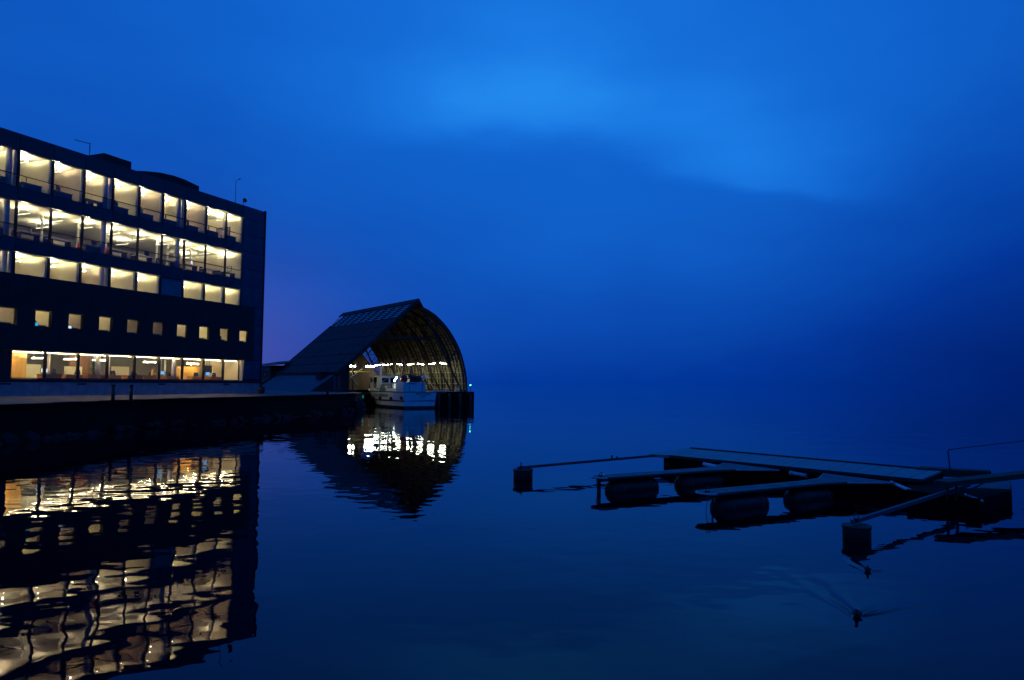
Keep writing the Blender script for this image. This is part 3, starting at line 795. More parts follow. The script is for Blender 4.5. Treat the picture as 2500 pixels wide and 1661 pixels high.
# ================================================================== BOATHOUSE
shed = empty('boathouse', tuple(A0), TS, 'large open-ended timber boathouse with a steep roof and one curved wall', 'boathouse')
RL = 28.5   # length
APX = 16.5
arc = [(.70, 15.42), (1.75, 15.0), (2.9, 14.38), (3.8, 13.7), (4.65, 12.95), (5.45, 12.1), (6.22, 11.12), (6.9, 10.1), (7.5, 9.0), (7.9, 8.05), (8.22, 7.05), (8.52, 6.0), (8.76, 4.9), (8.9, 3.7), (8.98, 2.4)]
def offset(pr_, d):
    out = []
    for i, q in enumerate(pr_):
        a = pr_[max(0, i - 1)]; b = pr_[min(len(pr_) - 1, i + 1)]
        tx, tz = b[0] - a[0], b[1] - a[1]; L = math.hypot(tx, tz)
        out.append((q[0] - (-tz / L) * -d * -1 if False else q[0] + tz / L * d, q[1] - tx / L * d))
    return out
def shell(a, b, r0, r1):
    n = len(a); v = [(x, r, z) for r in (r0, r1) for pr_ in (a, b) for x, z in pr_]
    f = []
    for i in range(n - 1):
        f += [(i, i + 1, 2 * n + i + 1, 2 * n + i), (n + i + 1, n + i, 3 * n + i, 3 * n + i + 1), (i + 1, i, n + i, n + i + 1), (2 * n + i, 2 * n + i + 1, 3 * n + i + 1, 3 * n + i)]
    f += [(0, 2 * n, 3 * n, n), (n - 1, 2 * n - 1, 4 * n - 1, 3 * n - 1)]
    return MB().add(v, f)
in1 = offset(arc, .18); in2 = offset(arc, .22); in3 = offset(arc, .34); in4 = offset(arc, .62)
shell(arc, in1, -.15, RL).build('curved_wall', 'roofboard2', shed)
NBd = 11
for k in range(NBd):
    r0 = k * RL / NBd + .02; r1 = (k + 1) * RL / NBd - .02
    shell(offset(arc, .185), in2, r0, r1).build('lining_panel', 'lining', shed)
bmesh_r = shell(in2, in3, -.045, .045).mesh('batten', 'timber')
nb = int(RL / 1.0)
for k in range(nb): link('batten', bmesh_r, shed, (0, .6 + k * 1.0, 0))
for s_, z_ in ((8.58, 2.75), (8.55, 3.6), (8.45, 4.5), (8.28, 5.4), (8.0, 6.6), (7.4, 8.3), (6.6, 9.8), (5.5, 11.3), (4.0, 12.9), (2.2, 14.1)):
    MB().box(s_ - .12, s_ - .02, -.1, RL - .1, z_, z_ + .1).build('purlin', 'pale_timber' if z_ < 6 else 'timber', shed)
# left roof slope: (s,z) line from the apex to the eave
def ls(tt): return (tt, 16.5 + tt * .888)          # tt from 0 to -12.95
EAV = -12.95
def slope_box(name, t0, t1, r0, r1, up0, up1, mat):
    nx_, nz_ = -.664, .748
    P = []
    for r in (r0, r1):
        for tt in (t0, t1):
            for u_ in (up0, up1):
                x, z = ls(tt); P.append((x + nx_ * u_, r, z + nz_ * u_))
    return MB().add(P, [(0, 1, 3, 2), (4, 6, 7, 5), (0, 4, 5, 1), (2, 3, 7, 6), (0, 2, 6, 4), (1, 5, 7, 3)]).build(name, mat, shed)
SKY0, SKY1 = -.75, -3.4
ncourse = 6
for c_ in range(ncourse):
    a = SKY1 + (EAV - SKY1) * c_ / ncourse; b = SKY1 + (EAV - SKY1) * (c_ + 1) / ncourse
    for k in range(8):
        r0 = k * RL / 8; r1 = (k + 1) * RL / 8
        slope_box('roof_board', a - .02, b + .06, r0 + .03, r1 - .03, .05 + .012 * ((k * 7 + c_ * 3) % 3), .10 + .012 * ((k * 7 + c_ * 3) % 3) + .02 * (c_ % 2), 'roofboard' if (k + c_) % 3 else 'roofboard2')
slope_box('roof_deck', SKY1, EAV + .1, 0, RL, -.04, .03, 'lining2')
slope_box('ridge_board', .05, SKY0, -.3, RL + 1.6, .02, .16, 'roofboard2')
MB().add([(0, -.3, 16.52), (.72, -.3, 15.44), (.62, -.3, 15.3), (0, -.3, 16.3), (0, RL + 1.6, 16.52), (.72, RL + 1.6, 15.44), (.62, RL + 1.6, 15.3), (0, RL + 1.6, 16.3)],
         [(0, 1, 2, 3), (7, 6, 5, 4), (0, 4, 5, 1), (1, 5, 6, 2), (2, 6, 7, 3), (3, 7, 4, 0)]).build('ridge_cap', 'roofboard2', shed)
# louvred skylight strip under the ridge
NR = 9
for k in range(NR + 1):
    r0 = .3 + k * (RL - 1.5) / NR
    slope_box('rafter', SKY0, SKY1, r0 - .11, r0 + .11, -.05, .14, 'timber')
    if k < NR:
        for j in range(6):
            a = SKY0 + (SKY1 - SKY0) * (j + .3) / 6.2
            slope_box('skylight_slat', a, a - .16, r0 + .13, r0 + (RL - 1.5) / NR - .13, .02, .055, 'slat')
        slope_box('skylight_pane', SKY0, SKY1, r0 + .12, r0 + (RL - 1.5) / NR - .12, -.035, -.02, 'darkglass')
slope_box('barge_board', .0, EAV - .05, -.32, -.2, -.38, .15, 'timber')
slope_box('barge_board', -2.9, EAV, RL + .02, RL + .12, -.3, .12, 'timber')
MB().bar((-.3, RL + 1.45, 16.2), (-3.2, RL - .6, 13.7), .09).build('stay', 'timber', shed)
# soffit ribs under the left slope
for k in range(nb): slope_box('batten', SKY1, EAV + .2, .6 + k - .04, .6 + k + .04, -.18, -.05, 'timber')
# lower apron roof beyond the eave
def apron(s0, z0, s1, z1, r0, r1, mat, name='apron_sheet', th=.08):
    v = [(s0, r0, z0), (s1, r0, z1), (s1, r1, z1), (s0, r1, z0)]
    v += [(x, y, z - th) for x, y, z in v]
    return MB().add(v, [(3, 2, 1, 0), (4, 5, 6, 7), (0, 1, 5, 4), (1, 2, 6, 5), (2, 3, 7, 6), (3, 0, 4, 7)]).build(name, mat, shed)
for k in range(4):
    apron(-12.9, 4.96, -16.75, 2.35, k * 6.6 + .01, (k + 1) * 6.6 - .01, 'felt')
MB().box(-13.25, -12.95, -.2, 26.4, 4.86, 5.02).build('eave_gutter', 'timber', shed)
bx = MB().box(-14.4, -13.2, 2.3, 4.2, 4.1, 5.15).build('roof_hatch', 'roofboard2', shed)
MB().box(-14.5, -13.1, 2.2, 4.3, 5.16, 5.22).build('hatch_lid', 'felt', bx)
# front wall left of the mouth, with two bluish glazed strips
MB().add([(-16.7, 0, 2.3), (-11.0, 0, 2.3), (-11.0, 0, 6.6), (-12.9, 0, 4.95), (-16.7, .2, 2.3), (-11.0, .2, 2.3), (-11.0, .2, 6.6), (-12.9, .2, 4.95)],
         [(0, 1, 2, 3), (7, 6, 5, 4), (1, 5, 6, 2), (2, 6, 7, 3), (3, 7, 4, 0), (0, 4, 5, 1)]).build('front_wall', 'timber', shed)
for x in (-13.4, -12.75):
    w_ = boxobj('window', shed, x, x + .45, -.06, -.01, 2.6, 4.6, 'felt')
MB().box(-11.25, -10.95, -.15, .35, 2.3, 6.5).build('door_post', 'timber', shed)
# rear gable, with a strip of glazing along the curve
gp = [(-12.9, 2.3), (8.7, 2.3)] + [(x - .1, z) for x, z in arc[::-1]] + [(0, 16.2)] + [(-12.9, 5.0)]
WQ = [(3.25, 9.0), (4.75, 10.45), (6.35, 8.3), (6.95, 5.4), (5.9, 5.4), (5.15, 6.9)]
def tri_wall():
    bm = bmesh.new()
    ov = [bm.verts.new((x, RL - .2, z)) for x, z in gp]; iv = [bm.verts.new((x, RL - .2, z)) for x, z in WQ]
    ed = [bm.edges.new((ov[i], ov[(i + 1) % len(ov)])) for i in range(len(ov))] + [bm.edges.new((iv[i], iv[(i + 1) % len(iv)])) for i in range(len(iv))]
    bmesh.ops.triangle_fill(bm, use_beauty=True, edges=ed)
    r_ = bmesh.ops.extrude_face_region(bm, geom=bm.faces[:])
    for v in [q for q in r_['geom'] if isinstance(q, bmesh.types.BMVert)]: v.co.y += .15
    bmesh.ops.recalc_face_normals(bm, faces=bm.faces[:])
    me = bpy.data.meshes.new('rear_gable'); bm.to_mesh(me); bm.free(); me.materials.append(M['lining2'])
    return link('rear_gable', me, shed)
tri_wall()
gw = MB()
for a, b in zip(WQ, WQ[1:] + WQ[:1]): gw.bar((a[0], RL - .12, a[1]), (b[0], RL - .12, b[1]), .09, .09)
for q in (.2, .4, .6, .8):
    a = Vector((3.25, 9.0)).lerp(Vector((4.75, 10.45)), q); b = Vector((5.9, 5.4)).lerp(Vector((6.95, 5.4)), q); c_ = Vector((5.15, 6.9)).lerp(Vector((6.45, 8.0)), q)
    gw.bar((a.x, RL - .12, a.y), (c_.x, RL - .12, c_.y), .06); gw.bar((c_.x, RL - .12, c_.y), (b.x, RL - .12, b.y), .06)
for q in (.28, .85):
    a = Vector((3.25, 9.0)).lerp(Vector((5.15, 6.9)), q); b = Vector((4.75, 10.45)).lerp(Vector((6.35, 8.3)), q)
    gw.bar((a.x, RL - .12, a.y), (b.x, RL - .12, b.y), .08)
gwo = gw.build('window', 'timber', shed)
MB().add([(x, RL - .1, z) for x, z in WQ] + [(x, RL - .09, z) for x, z in WQ], [tuple(range(6)), tuple(range(11, 5, -1))]).build('pane', 'winglass', gwo)
# arched frames: rib, straight chord, zigzag braces, tie, rafter
ribm = shell(in3, in4, -.09, .09).mesh('arch_rib', 'timber')
P1 = Vector((1.0, 0, 14.7)); P2 = Vector((8.1, 0, 2.4))
fr = MB().bar(P1, P2, .2, .24)
zz = [(.16, 5), (.30, 5), (.30, 8), (.46, 8), (.46, 10), (.62, 10), (.62, 11), (.80, 11)]
for q, idx in zz: fr.bar(P1.lerp(P2, q), (in4[idx - 2][0], 0, in4[idx - 2][1]), .10)
chord = fr.mesh('truss', 'timber')
tie = MB().bar((-6.2, 0, 10.7), (2.9, 0, 10.6), .14, .2).bar((-11.0, 0, 6.4), (-.1, 0, 16.0), .2, .3).mesh('rafter_and_tie', 'timber')
tie_a = MB().bar((-6.2, 0, 10.75), (3.2, 0, 10.65), .14, .2).mesh('tie_beam', 'timber')
raf = MB().bar((-11.3, 0, 6.2), (-.3, 0, 15.9), .2, .3).mesh('rafter', 'timber')
for k in range(9):
    y_ = .15 + k * 3.5
    link('arch_rib', ribm, shed, (0, y_, 0)); link('truss', chord, shed, (0, y_, 0)); link('tie_beam', tie_a, shed, (0, y_, 0)); link('rafter', raf, shed, (0, y_, 0))
for a, b, y_ in (((-10.8, 5.85), (-8.8, 3.4), 2.0), ((-10.8, 3.7), (-7.5, 6.2), 2.1), ((3.2, 6.5), (5.9, 2.5), 5.0)):
    MB().bar((a[0], y_, a[1]), (b[0], y_, b[1]), .10).build('brace', 'pale_timber', shed)
MB().bar((-10.6, 3.0, 5.33), (-6.5, 3.0, 5.36), .2, .16).build('crane_beam', 'yellow', shed)
MB().box(-11.2, -11.0, .2, RL - .3, 2.4, 6.2).build('inner_wall', 'lining2', shed)
for y_ in (2.4, 5.5, 9, 12.5, 16): MB().bar((-9.4, y_, 2.3), (-9.4, y_, 6.6), .16).build('post', 'timber', shed)
MB().bar((-9.4, .5, 6.5), (-9.4, 26, 6.5), .16).build('wall_plate', 'timber', shed)

# right-hand pier under the curved wall
pier = MB()
pp = [sw(2.4, -1.2), sw(9.55, -1.2), sw(9.55, 30), sw(2.6, 30)]
pier.prism([(q.x, q.y) for q in pp], -2.5, 2.4, 1, 0)
tag(pier.build('pier', ['quay', 'quaywall']), 'black concrete pier carrying the curved wall of the boathouse', kind='structure')
for i, x in enumerate((3.0, 4.9, 6.8, 8.7)):
    o = MB().tube([(0, 0, -2), (0, 0, 2.1)], .2, 10).build('pier_fender_pile', 'timber', None, tuple(sw(x, -1.45)))
    tag(o, 'dark timber fender pile on the pier front, %s from the left' % ORD[i], 'pile', 'fender piles on the pier front')

# annex behind the boathouse
ann = empty('brick_annex', tuple(sw(0, 0)), TS, 'small dark brick annex with a low roof at the far end of the boathouse', 'building')
MB().box(-13.6, -9.6, RL + .3, RL + 8.6, 2.3, 6.55).build('wall', 'brick', ann)
MB().add([(-13.8, RL - 2.5, 6.57), (-9.4, RL - 2.5, 7.0), (-9.4, RL + 8.8, 7.0), (-13.8, RL + 8.8, 6.57), (-13.8, RL - 2.5, 6.72), (-9.4, RL - 2.5, 7.5), (-9.4, RL + 8.8, 7.5), (-13.8, RL + 8.8, 6.72)],
         [(0, 3, 2, 1), (4, 5, 6, 7), (0, 1, 5, 4), (1, 2, 6, 5), (2, 3, 7, 6), (3, 0, 4, 7)]).build('roof', 'felt', ann)
MB().add([(-13.6, RL - .3, 4.4), (-13.6, RL + 8, 4.4), (-18.2, RL + 8, 1.9), (-18.2, RL - .3, 1.9), (-13.6, RL - .3, 2.2), (-13.6, RL + 8, 2.2)],
         [(0, 1, 2, 3), (0, 3, 4), (1, 5, 2), (0, 4, 5, 1)]).build('lean_to', 'brick', ann)
for i, (y_, z_) in enumerate(((RL + 4.8, 5.8), (RL + 1.9, 5.8), (RL + 3.2, 4.9))):
    o = boxobj('wall_lamp', None, 0, .06, 0, .18, 0, .18, 'white'); o.location = sw(-13.72, y_, z_); o.rotation_euler = (0, 0, TS)
    tag(o, ('left', 'right', 'lower')[i] + ' one of three tiny pale wall fittings on the brick annex', 'wall fitting')

# tube lamps in the boathouse
tb = MB().tube([(0, -.52, 0), (0, .52, 0)], .07, 10).mesh('tube', 'tube')
hb = MB().box(-.20, .20, -.56, .56, .10, .13).box(-.22, -.20, -.56, .56, .01, .13).box(.20, .22, -.56, .56, .01, .13).box(-.2, .2, -.56, -.55, .0, .10).box(-.2, .2, .55, .56, 0, .10).mesh('housing', 'timber')
tb2 = MB().tube([(0, -.72, 0), (0, .72, 0)], .10, 10).mesh('tube', 'tube')
hb2 = MB().box(-.36, .36, -.80, .80, .11, .14).mesh('housing', 'white')
def tubelamp(s, r, z, rz, tilt, label):
    o = empty('tube_lamp', tuple(sw(s, r, z)), TS + rz, label, 'lamp', 'fluorescent tube lamps in the boathouse')
    o.rotation_euler = (tilt, 0, TS + rz)
    link('tube', tb if s > -2 else tb2, o); link('housing', hb if s > -2 else hb2, o)
tl = [(-9.6, 2.9, 6.1, R(65), 0), (-3.0, 9.9, 6.3, R(70), 0)]
tubelamp(-9.6, 2.9, 6.12, R(55), .0, 'bright tube lamp hanging alone at the far left of the boathouse mouth')
tubelamp(-3.2, 10.1, 6.33, R(55), .0, 'long bright tube lamp above the wheelhouse mast')
for i, (r, z) in enumerate(((1.7, 6.85), (5.4, 6.89), (9.3, 6.88), (13.0, 6.91), (17.0, 6.97), (21.3, 7.01), (23.9, 7.01), (26.4, 6.98))):
    tubelamp(5.5, r, z, R(65), R(9) if i % 2 == 0 else R(-9), 'tube lamp along the curved wall, %s from the right' % ORD[i])
# green navigation light on the pier end
o = empty('navigation_light', tuple(sw(9.2, -.6, 2.4)), TS, 'green navigation light on a short pole at the right end of the pier', 'light')
MB().bar((0, 0, 0), (0, 0, .95), .06).build('pole', 'frame', o)
MB().tube([(0, 0, .95), (0, 0, 1.13)], .085, 10).build('lens', 'greenlamp', o)
MB().tube([(0, 0, 1.14), (0, 0, 1.2)], .10, 10).build('cap', 'frame', o)
o = empty('dinghy_oar', tuple(sw(7.0, -.2, 2.42)), TS, 'pale oar leaning out of a small white tub on the pier', 'oar')
MB().tube([(0, 0, .1), (.55, 0, 1.15)], .03, 6).build('shaft', 'pale_timber', o)
MB().box(-.35, .25, -.2, .2, 0, .28).build('tub', 'white', o)
# litter of gear on the pier
for i, (x, y_, w_, h_) in enumerate(((3.2, .5, .7, .25), (4.3, .8, 1.0, .2), (5.4, .4, .6, .3))):
    o = MB().box(0, w_, 0, .5, 0, h_).build('fish_crate', 'column', None, tuple(sw(x, y_, 2.404)), TS)
    tag(o, 'low grey crate on the pier behind the boat stern, %s from the left' % ORD[i], 'crate', 'crates on the pier')

# ================================================================== FISHING BOAT
BC = Vector((-15.64, 105.65, 0))
boat = empty('fishing_boat', tuple(BC), TS, 'white steel workboat lying stern-out in the boathouse mouth', 'boat')
HB = 2.72
def hb_deck(t_): return HB if t_ < 9 else HB * max(0, 1 - ((t_ - 9) / 8.3) ** 2.3)
def hb_wl(t_): return 2.45 if t_ < 6 else 2.45 * max(0, 1 - ((t_ - 6) / 8.4) ** 1.9)
LV = [-.7, 0, .33, 1.05, 1.7, 2.38]
def hb(t_, z):
    q = min(1, max(0, z / 2.38)) ** .8 if z > 0 else 0
    a, b = hb_wl(t_), hb_deck(t_)
    w_ = a + (b - a) * q
    return w_ * (1 if z >= 0 else .8)
def stem(z): return 14.35 + (17.3 - 14.35) * min(1, max(0, z / 2.38)) ** 1.0 if z > 0 else 14.0
def hull(z0, z1, out, name, mat, n=30, parent=None, t0=0.0):
    lv = [z for z in LV if z0 <= z <= z1]
    if z0 not in lv: lv = [z0] + lv
    if z1 not in lv: lv.append(z1)
    rows = []
    for z in lv:
        sp = stem(z); port = []; star = []
        for i in range(n + 1):
            t_ = t0 + (sp - t0) * (i / n) ** .8
            f_ = hb(t_ * (17.3 / sp if z > .1 else 1.0), z) if i < n else 0.0
            # map so that breadth reaches 0 at the stem
            tt = t_ / sp * 17.3
            wd = HB * (1 - .1 * (1 - min(1, max(0, z / 2.38)))) * (1 if tt < 8.5 else max(0, 1 - ((tt - 8.5) / 8.8) ** (2.3 - .5 * (1 - max(0, z) / 2.38))))
            wd = max(0, wd) * (1 if z >= 0 else .8)
            port.append((HB - wd - out, t_, z)); star.append((HB + wd + out, t_, z))
        rows.append(port[::1] + star[::-1][1:])
    m_ = len(rows[0]); mb = MB(); vs = [v for r_ in rows for v in r_]
    fs = [(j * m_ + i + 1, j * m_ + i, (j + 1) * m_ + i, (j + 1) * m_ + i + 1) for j in range(len(rows) - 1) for i in range(m_ - 1)]
    fs += [(j * m_, j * m_ + m_ - 1, (j + 1) * m_ + m_ - 1, (j + 1) * m_) for j in range(len(rows) - 1)]
    fs += [tuple(range(m_)), tuple(range((len(rows) - 1) * m_, len(rows) * m_))[::-1]]
    mb.add(vs, fs)
    o = mb.build(name, mat, parent or boat)
    bm = bmesh.new(); bm.from_mesh(o.data); bmesh.ops.remove_doubles(bm, verts=bm.verts[:], dist=.0005); bmesh.ops.recalc_face_normals(bm, faces=bm.faces[:]); bm.to_mesh(o.data); bm.free()
    return o
hull(.33, 2.30, 0, 'hull', 'boatwhite')
hull(-.7, .325, 0, 'boot_top', 'boatblack')
hull(1.0, 1.17, .07, 'rubbing_strake', 'strake')
hull(2.305, 2.40, .05, 'gunwale', 'boatblack')
hull(2.401, 2.43, -.12, 'deck', 'deck')
# bow platform and bulwark
MB().tube([(2.0, 14.9, 2.36), (2.25, 16.4, 2.30), (2.72, 17.6, 2.32)], [.10, .12, .09], 8).build('bow_fender', 'rubber', boat)
MB().add([(1.0, 14.6, 2.43), (2.72, 17.35, 2.43), (4.44, 14.6, 2.43), (1.75, 14.9, 3.25), (2.72, 16.9, 3.25), (3.69, 14.9, 3.25)], [(0, 1, 4, 3), (1, 2, 5, 4), (2, 0, 3, 5), (3, 4, 5), (0, 2, 1)]).build('bow_bulwark', 'boatwhite', boat)
MB().tube([(2.4, 15.6, 3.25), (2.4, 15.6, 3.85)], .05, 6).bar((2.0, 15.6, 3.6), (2.8, 15.6, 3.6), .05).build('bitt', 'steel', boat)
MB().tube([(1.5, 13.7, 2.45), (1.5, 13.7, 3.5)], [.55, .45], 12).build('net_drum', 'darkred', boat)
# wheelhouse
wh = MB().box(.55, 4.0, 9.4, 12.8, 2.43, 4.68).build('wheelhouse', 'boatwhite', boat)
MB().box(.45, 4.1, 9.3, 12.95, 4.69, 4.79).build('roof', 'boatwhite', wh)
for t0, t1 in ((11.95, 12.3), (12.4, 12.68)): boxobj('window', wh, .52, .56, t0, t1, 3.75, 4.5, 'darkglass')
boxobj('door_window', wh, .52, .56, 10.35, 11.5, 3.7, 4.55, 'darkglass')
boxobj('window', wh, .9, 2.1, 9.37, 9.41, 3.7, 4.45, 'darkglass'); boxobj('window', wh, 2.4, 3.6, 9.37, 9.41, 3.7, 4.45, 'darkglass')
boxobj('vent', wh, .52, .56, 9.65, 10.25, 2.65, 2.85, 'dark')
pts = [(.42, 10.75 + .36 * math.cos(a * math.pi / 8), 3.3 + .36 * math.sin(a * math.pi / 8)) for a in range(17)]
MB().tube(pts, .085, 8, cap=False).build('lifebuoy', 'darkred', boat)
# aft casing, deck boxes
MB().add([(.35, 5.4, 2.43), (.35, 9.0, 2.43), (4.4, 9.0, 2.43), (4.4, 5.4, 2.43), (.7, 5.6, 3.35), (.7, 9.0, 3.6), (4.1, 9.0, 3.6), (4.1, 5.6, 3.35)],
         [(3, 2, 1, 0), (4, 5, 6, 7), (0, 1, 5, 4), (1, 2, 6, 5), (2, 3, 7, 6), (3, 0, 4, 7)]).build('engine_casing', 'deck', boat)
boxobj('deck_box', boat, .2, 1.0, 3.1, 6.3, 2.44, 2.85, 'boatwhite')
boxobj('deck_box', boat, .5, 1.4, 6.6, 7.3, 2.44, 3.2, 'boatwhite')
boxobj('deck_box', boat, .5, 1.3, 4.0, 4.6, 2.86, 3.6, 'boatwhite')
# stern house, tapering on the starboard side
MB().add([(.02, .03, 2.41), (.02, 2.6, 2.41), (3.75, 2.6, 2.41), (3.75, .03, 2.41), (.02, .03, 3.82), (.02, 2.6, 3.82), (3.5, 2.6, 3.82), (3.5, .03, 3.82)],
         [(3, 2, 1, 0), (4, 5, 6, 7), (0, 1, 5, 4), (1, 2, 6, 5), (2, 3, 7, 6), (3, 0, 4, 7)]).build('stern_house', 'boatwhite', boat)
MB().bar((3.05, .0, 2.42), (3.2, .0, 3.8), .05).build('drain_pipe', 'dark', boat)
MB().bar((1.0, .0, 2.42), (.98, .0, 3.2), .04).build('drain_pipe', 'dark', boat)
MB().box(.75, 1.9, -.02, .02, 3.55, 3.66).build('name_plate', 'dark', boat)
# mast, gantry, stays
MB().bar((.65, 9.1, 2.43), (.65, 9.1, 6.9), .24).build('mast', 'boatwhite', boat)
MB().bar((.65, 9.0, 4.9), (1.2, 3.9, 4.95), .07).bar((.7, 9.0, 3.7), (1.2, 6.4, 4.9), .05).build('boom', 'steel', boat)
MB().bar((1.3, 5.2, 2.9), (1.3, 5.2, 4.9), .3).build('gantry_post', 'deck', boat)
# crane folded above the aft deck
cr = MB().tube([(2.2, 5.0, 2.5), (2.2, 5.0, 4.4)], .22, 8).build('crane', 'darkred', boat)
MB().bar((2.2, 5.0, 4.3), (2.1, 4.3, 6.3), .3, .36).build('lower_arm', 'darkred', cr)
MB().bar((2.1, 4.3, 6.2), (2.0, 4.4, 7.6), .24, .28).bar((2.0, 4.4, 7.5), (2.0, 3.6, 7.9), .2).build('upper_arm', 'darkred', cr)
MB().tube([(2.0, 3.6, 7.9), (2.0, 3.5, 6.6)], .03, 6).build('wire', 'dark', cr)
# net hauler above the stern house
nh = MB().box(1.3, 2.5, .6, 1.6, 3.83, 4.3).build('net_hauler', 'darkred', boat)
MB().tube([(1.2, 1.1, 4.55), (2.6, 1.1, 4.55)], .28, 10).build('drum', 'darkred', nh)
MB().bar((1.35, 1.1, 4.2), (1.75, 1.1, 5.6), .14).bar((1.75, 1.1, 5.6), (2.4, 1.1, 4.4), .10).bar((1.0, 1.2, 4.9), (2.7, 1.2, 5.1), .07).build('frame', 'darkred', nh)
# tube light on the boat
tlb = MB().tube([(0, 0, 0), (.45, 0, .62)], .07, 8).build('deck_lamp', 'tube', boat, (-.05, 2.95, 3.95))
tlb['label'] = 'slanting bright tube lamp above the deck'
for i, (t_, z_) in enumerate(((13.8, 1.32), (10.84, 1.32), (7.68, 1.34), (3.97, 1.38), (.55, 1.5))):
    x_ = HB - (HB * (1 if t_ < 8.5 else max(0, 1 - ((t_ * 17.3 / 15.8 - 8.5) / 8.8) ** 2.0))) - .1
    MB().tube([(x_ - .08, t_, z_), (x_ + .12, t_, z_)], .24, 12).build('tyre_fender', 'rubber', boat)
def lettering(txt, size, mat, parent, loc, rot, name='lettering', ext=.01, xs=1.0):
    cu = bpy.data.curves.new('t', 'FONT'); cu.body = txt; cu.size = size; cu.extrude = ext; cu.space_character = 1.1; cu.align_x = 'CENTER'
    ob = bpy.data.objects.new('t', cu); col.objects.link(ob)
    me = bpy.data.meshes.new_from_object(ob.evaluated_get(bpy.context.evaluated_depsgraph_get()))
    bpy.data.objects.remove(ob)
    me.materials.clear(); me.materials.append(M[mat])
    o = link(name, me, parent, loc); o.rotation_euler = rot; o.scale = (xs, 1, 1)
    return o
lettering('EIGIL BRANNDEI', .62, 'dark', boat, (-.05, 7.5, 1.62), (R(90), 0, R(-90)), xs=1.05)
lettering('EIGIL BRANNDEI', .3, 'dark', boat, (3.3, -.03, 2.0), (R(90), 0, 0))
lettering('BERGEN', .22, 'dark', boat, (3.3, -.03, 1.66), (R(90), 0, 0))
# buoys lying on the stern house
def ball(name, c, r_, mat, label, sq=1.0):
    P = [(0, 0, -r_ + 2 * r_ * (.5 - .5 * math.cos(math.pi * k / 10))) for k in range(11)]
    RR = [max(.01, r_ * math.sin(math.pi * k / 10)) for k in range(11)]
    w = tuple(BC + SM * c[0] + SR * c[1] + Vector((0, 0, c[2])))
    o = empty(name, w, TS, label, 'buoy')
    MB().tube(P, RR, 16).build('shell', mat, o)
    MB().tube([(0, 0, r_ - .02), (0, 0, r_ + .12)], [.07, .04], 8).build('eye', 'rubber' if mat == 'white' else mat, o)
    return o
ball('buoy', (.55, .9, 4.28), .50, 'buoyred', 'left dark red round buoy on top of the stern house')
ball('buoy', (2.75, .6, 4.32), .52, 'buoyred', 'right glossy red round buoy on top of the stern house')
ball('buoy', (3.75, 1.0, 4.5), .34, 'white', 'white buoy at the right end of the stern house')
ball('buoy', (1.0, 13.2, 3.05), .42, 'buoyred', 'red buoy standing between the bow and the wheelhouse')

def mooring(a, b, sag, label):
    a, b = Vector(a), Vector(b); P = []
    for k in range(9):
        q = k / 8; v = a.lerp(b, q); v.z -= sag * 4 * q * (1 - q); P.append(v - a)
    o = empty('mooring_line', tuple(a), 0, label, 'rope')
    MB().tube(P, .035, 6).build('line', 'rope', o)
mooring(BC + SM * 5.3 + SR * .3 + Vector((0, 0, 2.45)), sw(5.2, -.6, 2.5), .25, 'slack mooring line from the boat stern to the pier')
mooring(BC + SM * .1 + SR * 9.3 + Vector((0, 0, 2.45)), sw(-9.3, 3.0, 2.4), .35, 'mooring line from the wheelhouse side to the quay inside the boathouse')

# ================================================================== FLOATING PONTOON
pon = empty('pontoon', (12.0, 29.5, 0), 0, 'long grey-decked floating pontoon crossing the water at the right', 'pontoon')
def L3(x, y, z=0): return (x - 12.0, y - 29.5, z)
wk = [(7.04, 33.87), (8.9, 36.7), (13.3, 31.7), (16.4, 27.9), (14.3, 25.4), (12.56, 26.45), (10.66, 29.3), (7.69, 32.25)]
def poly_local(pl, cx, cy): return [(x - cx, y - cy) for x, y in pl]
MB().prism(poly_local(wk, 12, 29.5), -.35, .52).build('float_body', 'pontoonside', pon)
# deck boards across the walkway
FA, FB = Vector((9.0, 36.8)), Vector((16.4, 27.95)); NA, NB_ = Vector((7.2, 33.2)), Vector((14.1, 25.3))
nbd = 26
for k in range(nbd):
    a, b = k / nbd, (k + 1) / nbd - .0015
    q = [NA.lerp(NB_, a), FA.lerp(FB, a), FA.lerp(FB, b), NA.lerp(NB_, b)]
    zt = .62 + random.uniform(-.004, .004)
    MB().prism([(v.x - 12, v.y - 29.5) for v in q], .545, zt).build('deck_board', 'pontoon', pon)
MB().bar(L3(9.0, 36.8, .62), L3(16.4, 27.95, .62), .12, .12).build('edge_beam', 'frame', pon)
MB().bar(L3(7.1, 33.1, .58), L3(14.1, 25.25, .58), .12, .12).build('edge_beam', 'frame', pon)
MB().prism([(x - 12, y - 29.5) for x, y in ((6.3, 33.5), (7.1, 33.0), (9.0, 36.7), (8.6, 36.6))], .5, .63).build('end_plate', 'pontoon', pon)
# cross block at the near end
blk = [(13.9, 25.7), (15.3, 24.52), (16.68, 25.98), (18.0, 26.5), (16.4, 24.1), (14.2, 22.3), (12.9, 24.0)]
MB().prism(poly_local(blk, 12, 29.5), -.35, .44).build('end_float', 'pontoonside', pon)
MB().prism(poly_local([(15.5, 24.5), (16.72, 25.9), (17.9, 26.4), (16.5, 24.3)], 12, 29.5), .443, .46).build('end_deck', 'finger', pon)
MB().prism(poly_local([(15.6, 28.3), (16.2, 29.0), (18.2, 27.9), (17.9, 27.4)], 12, 29.5), .40, .68).build('kerb_timber', 'timber', pon)

def dirof(a, b): d = Vector((b[0] - a[0], b[1] - a[1])); return math.atan2(d.y, d.x), d.length
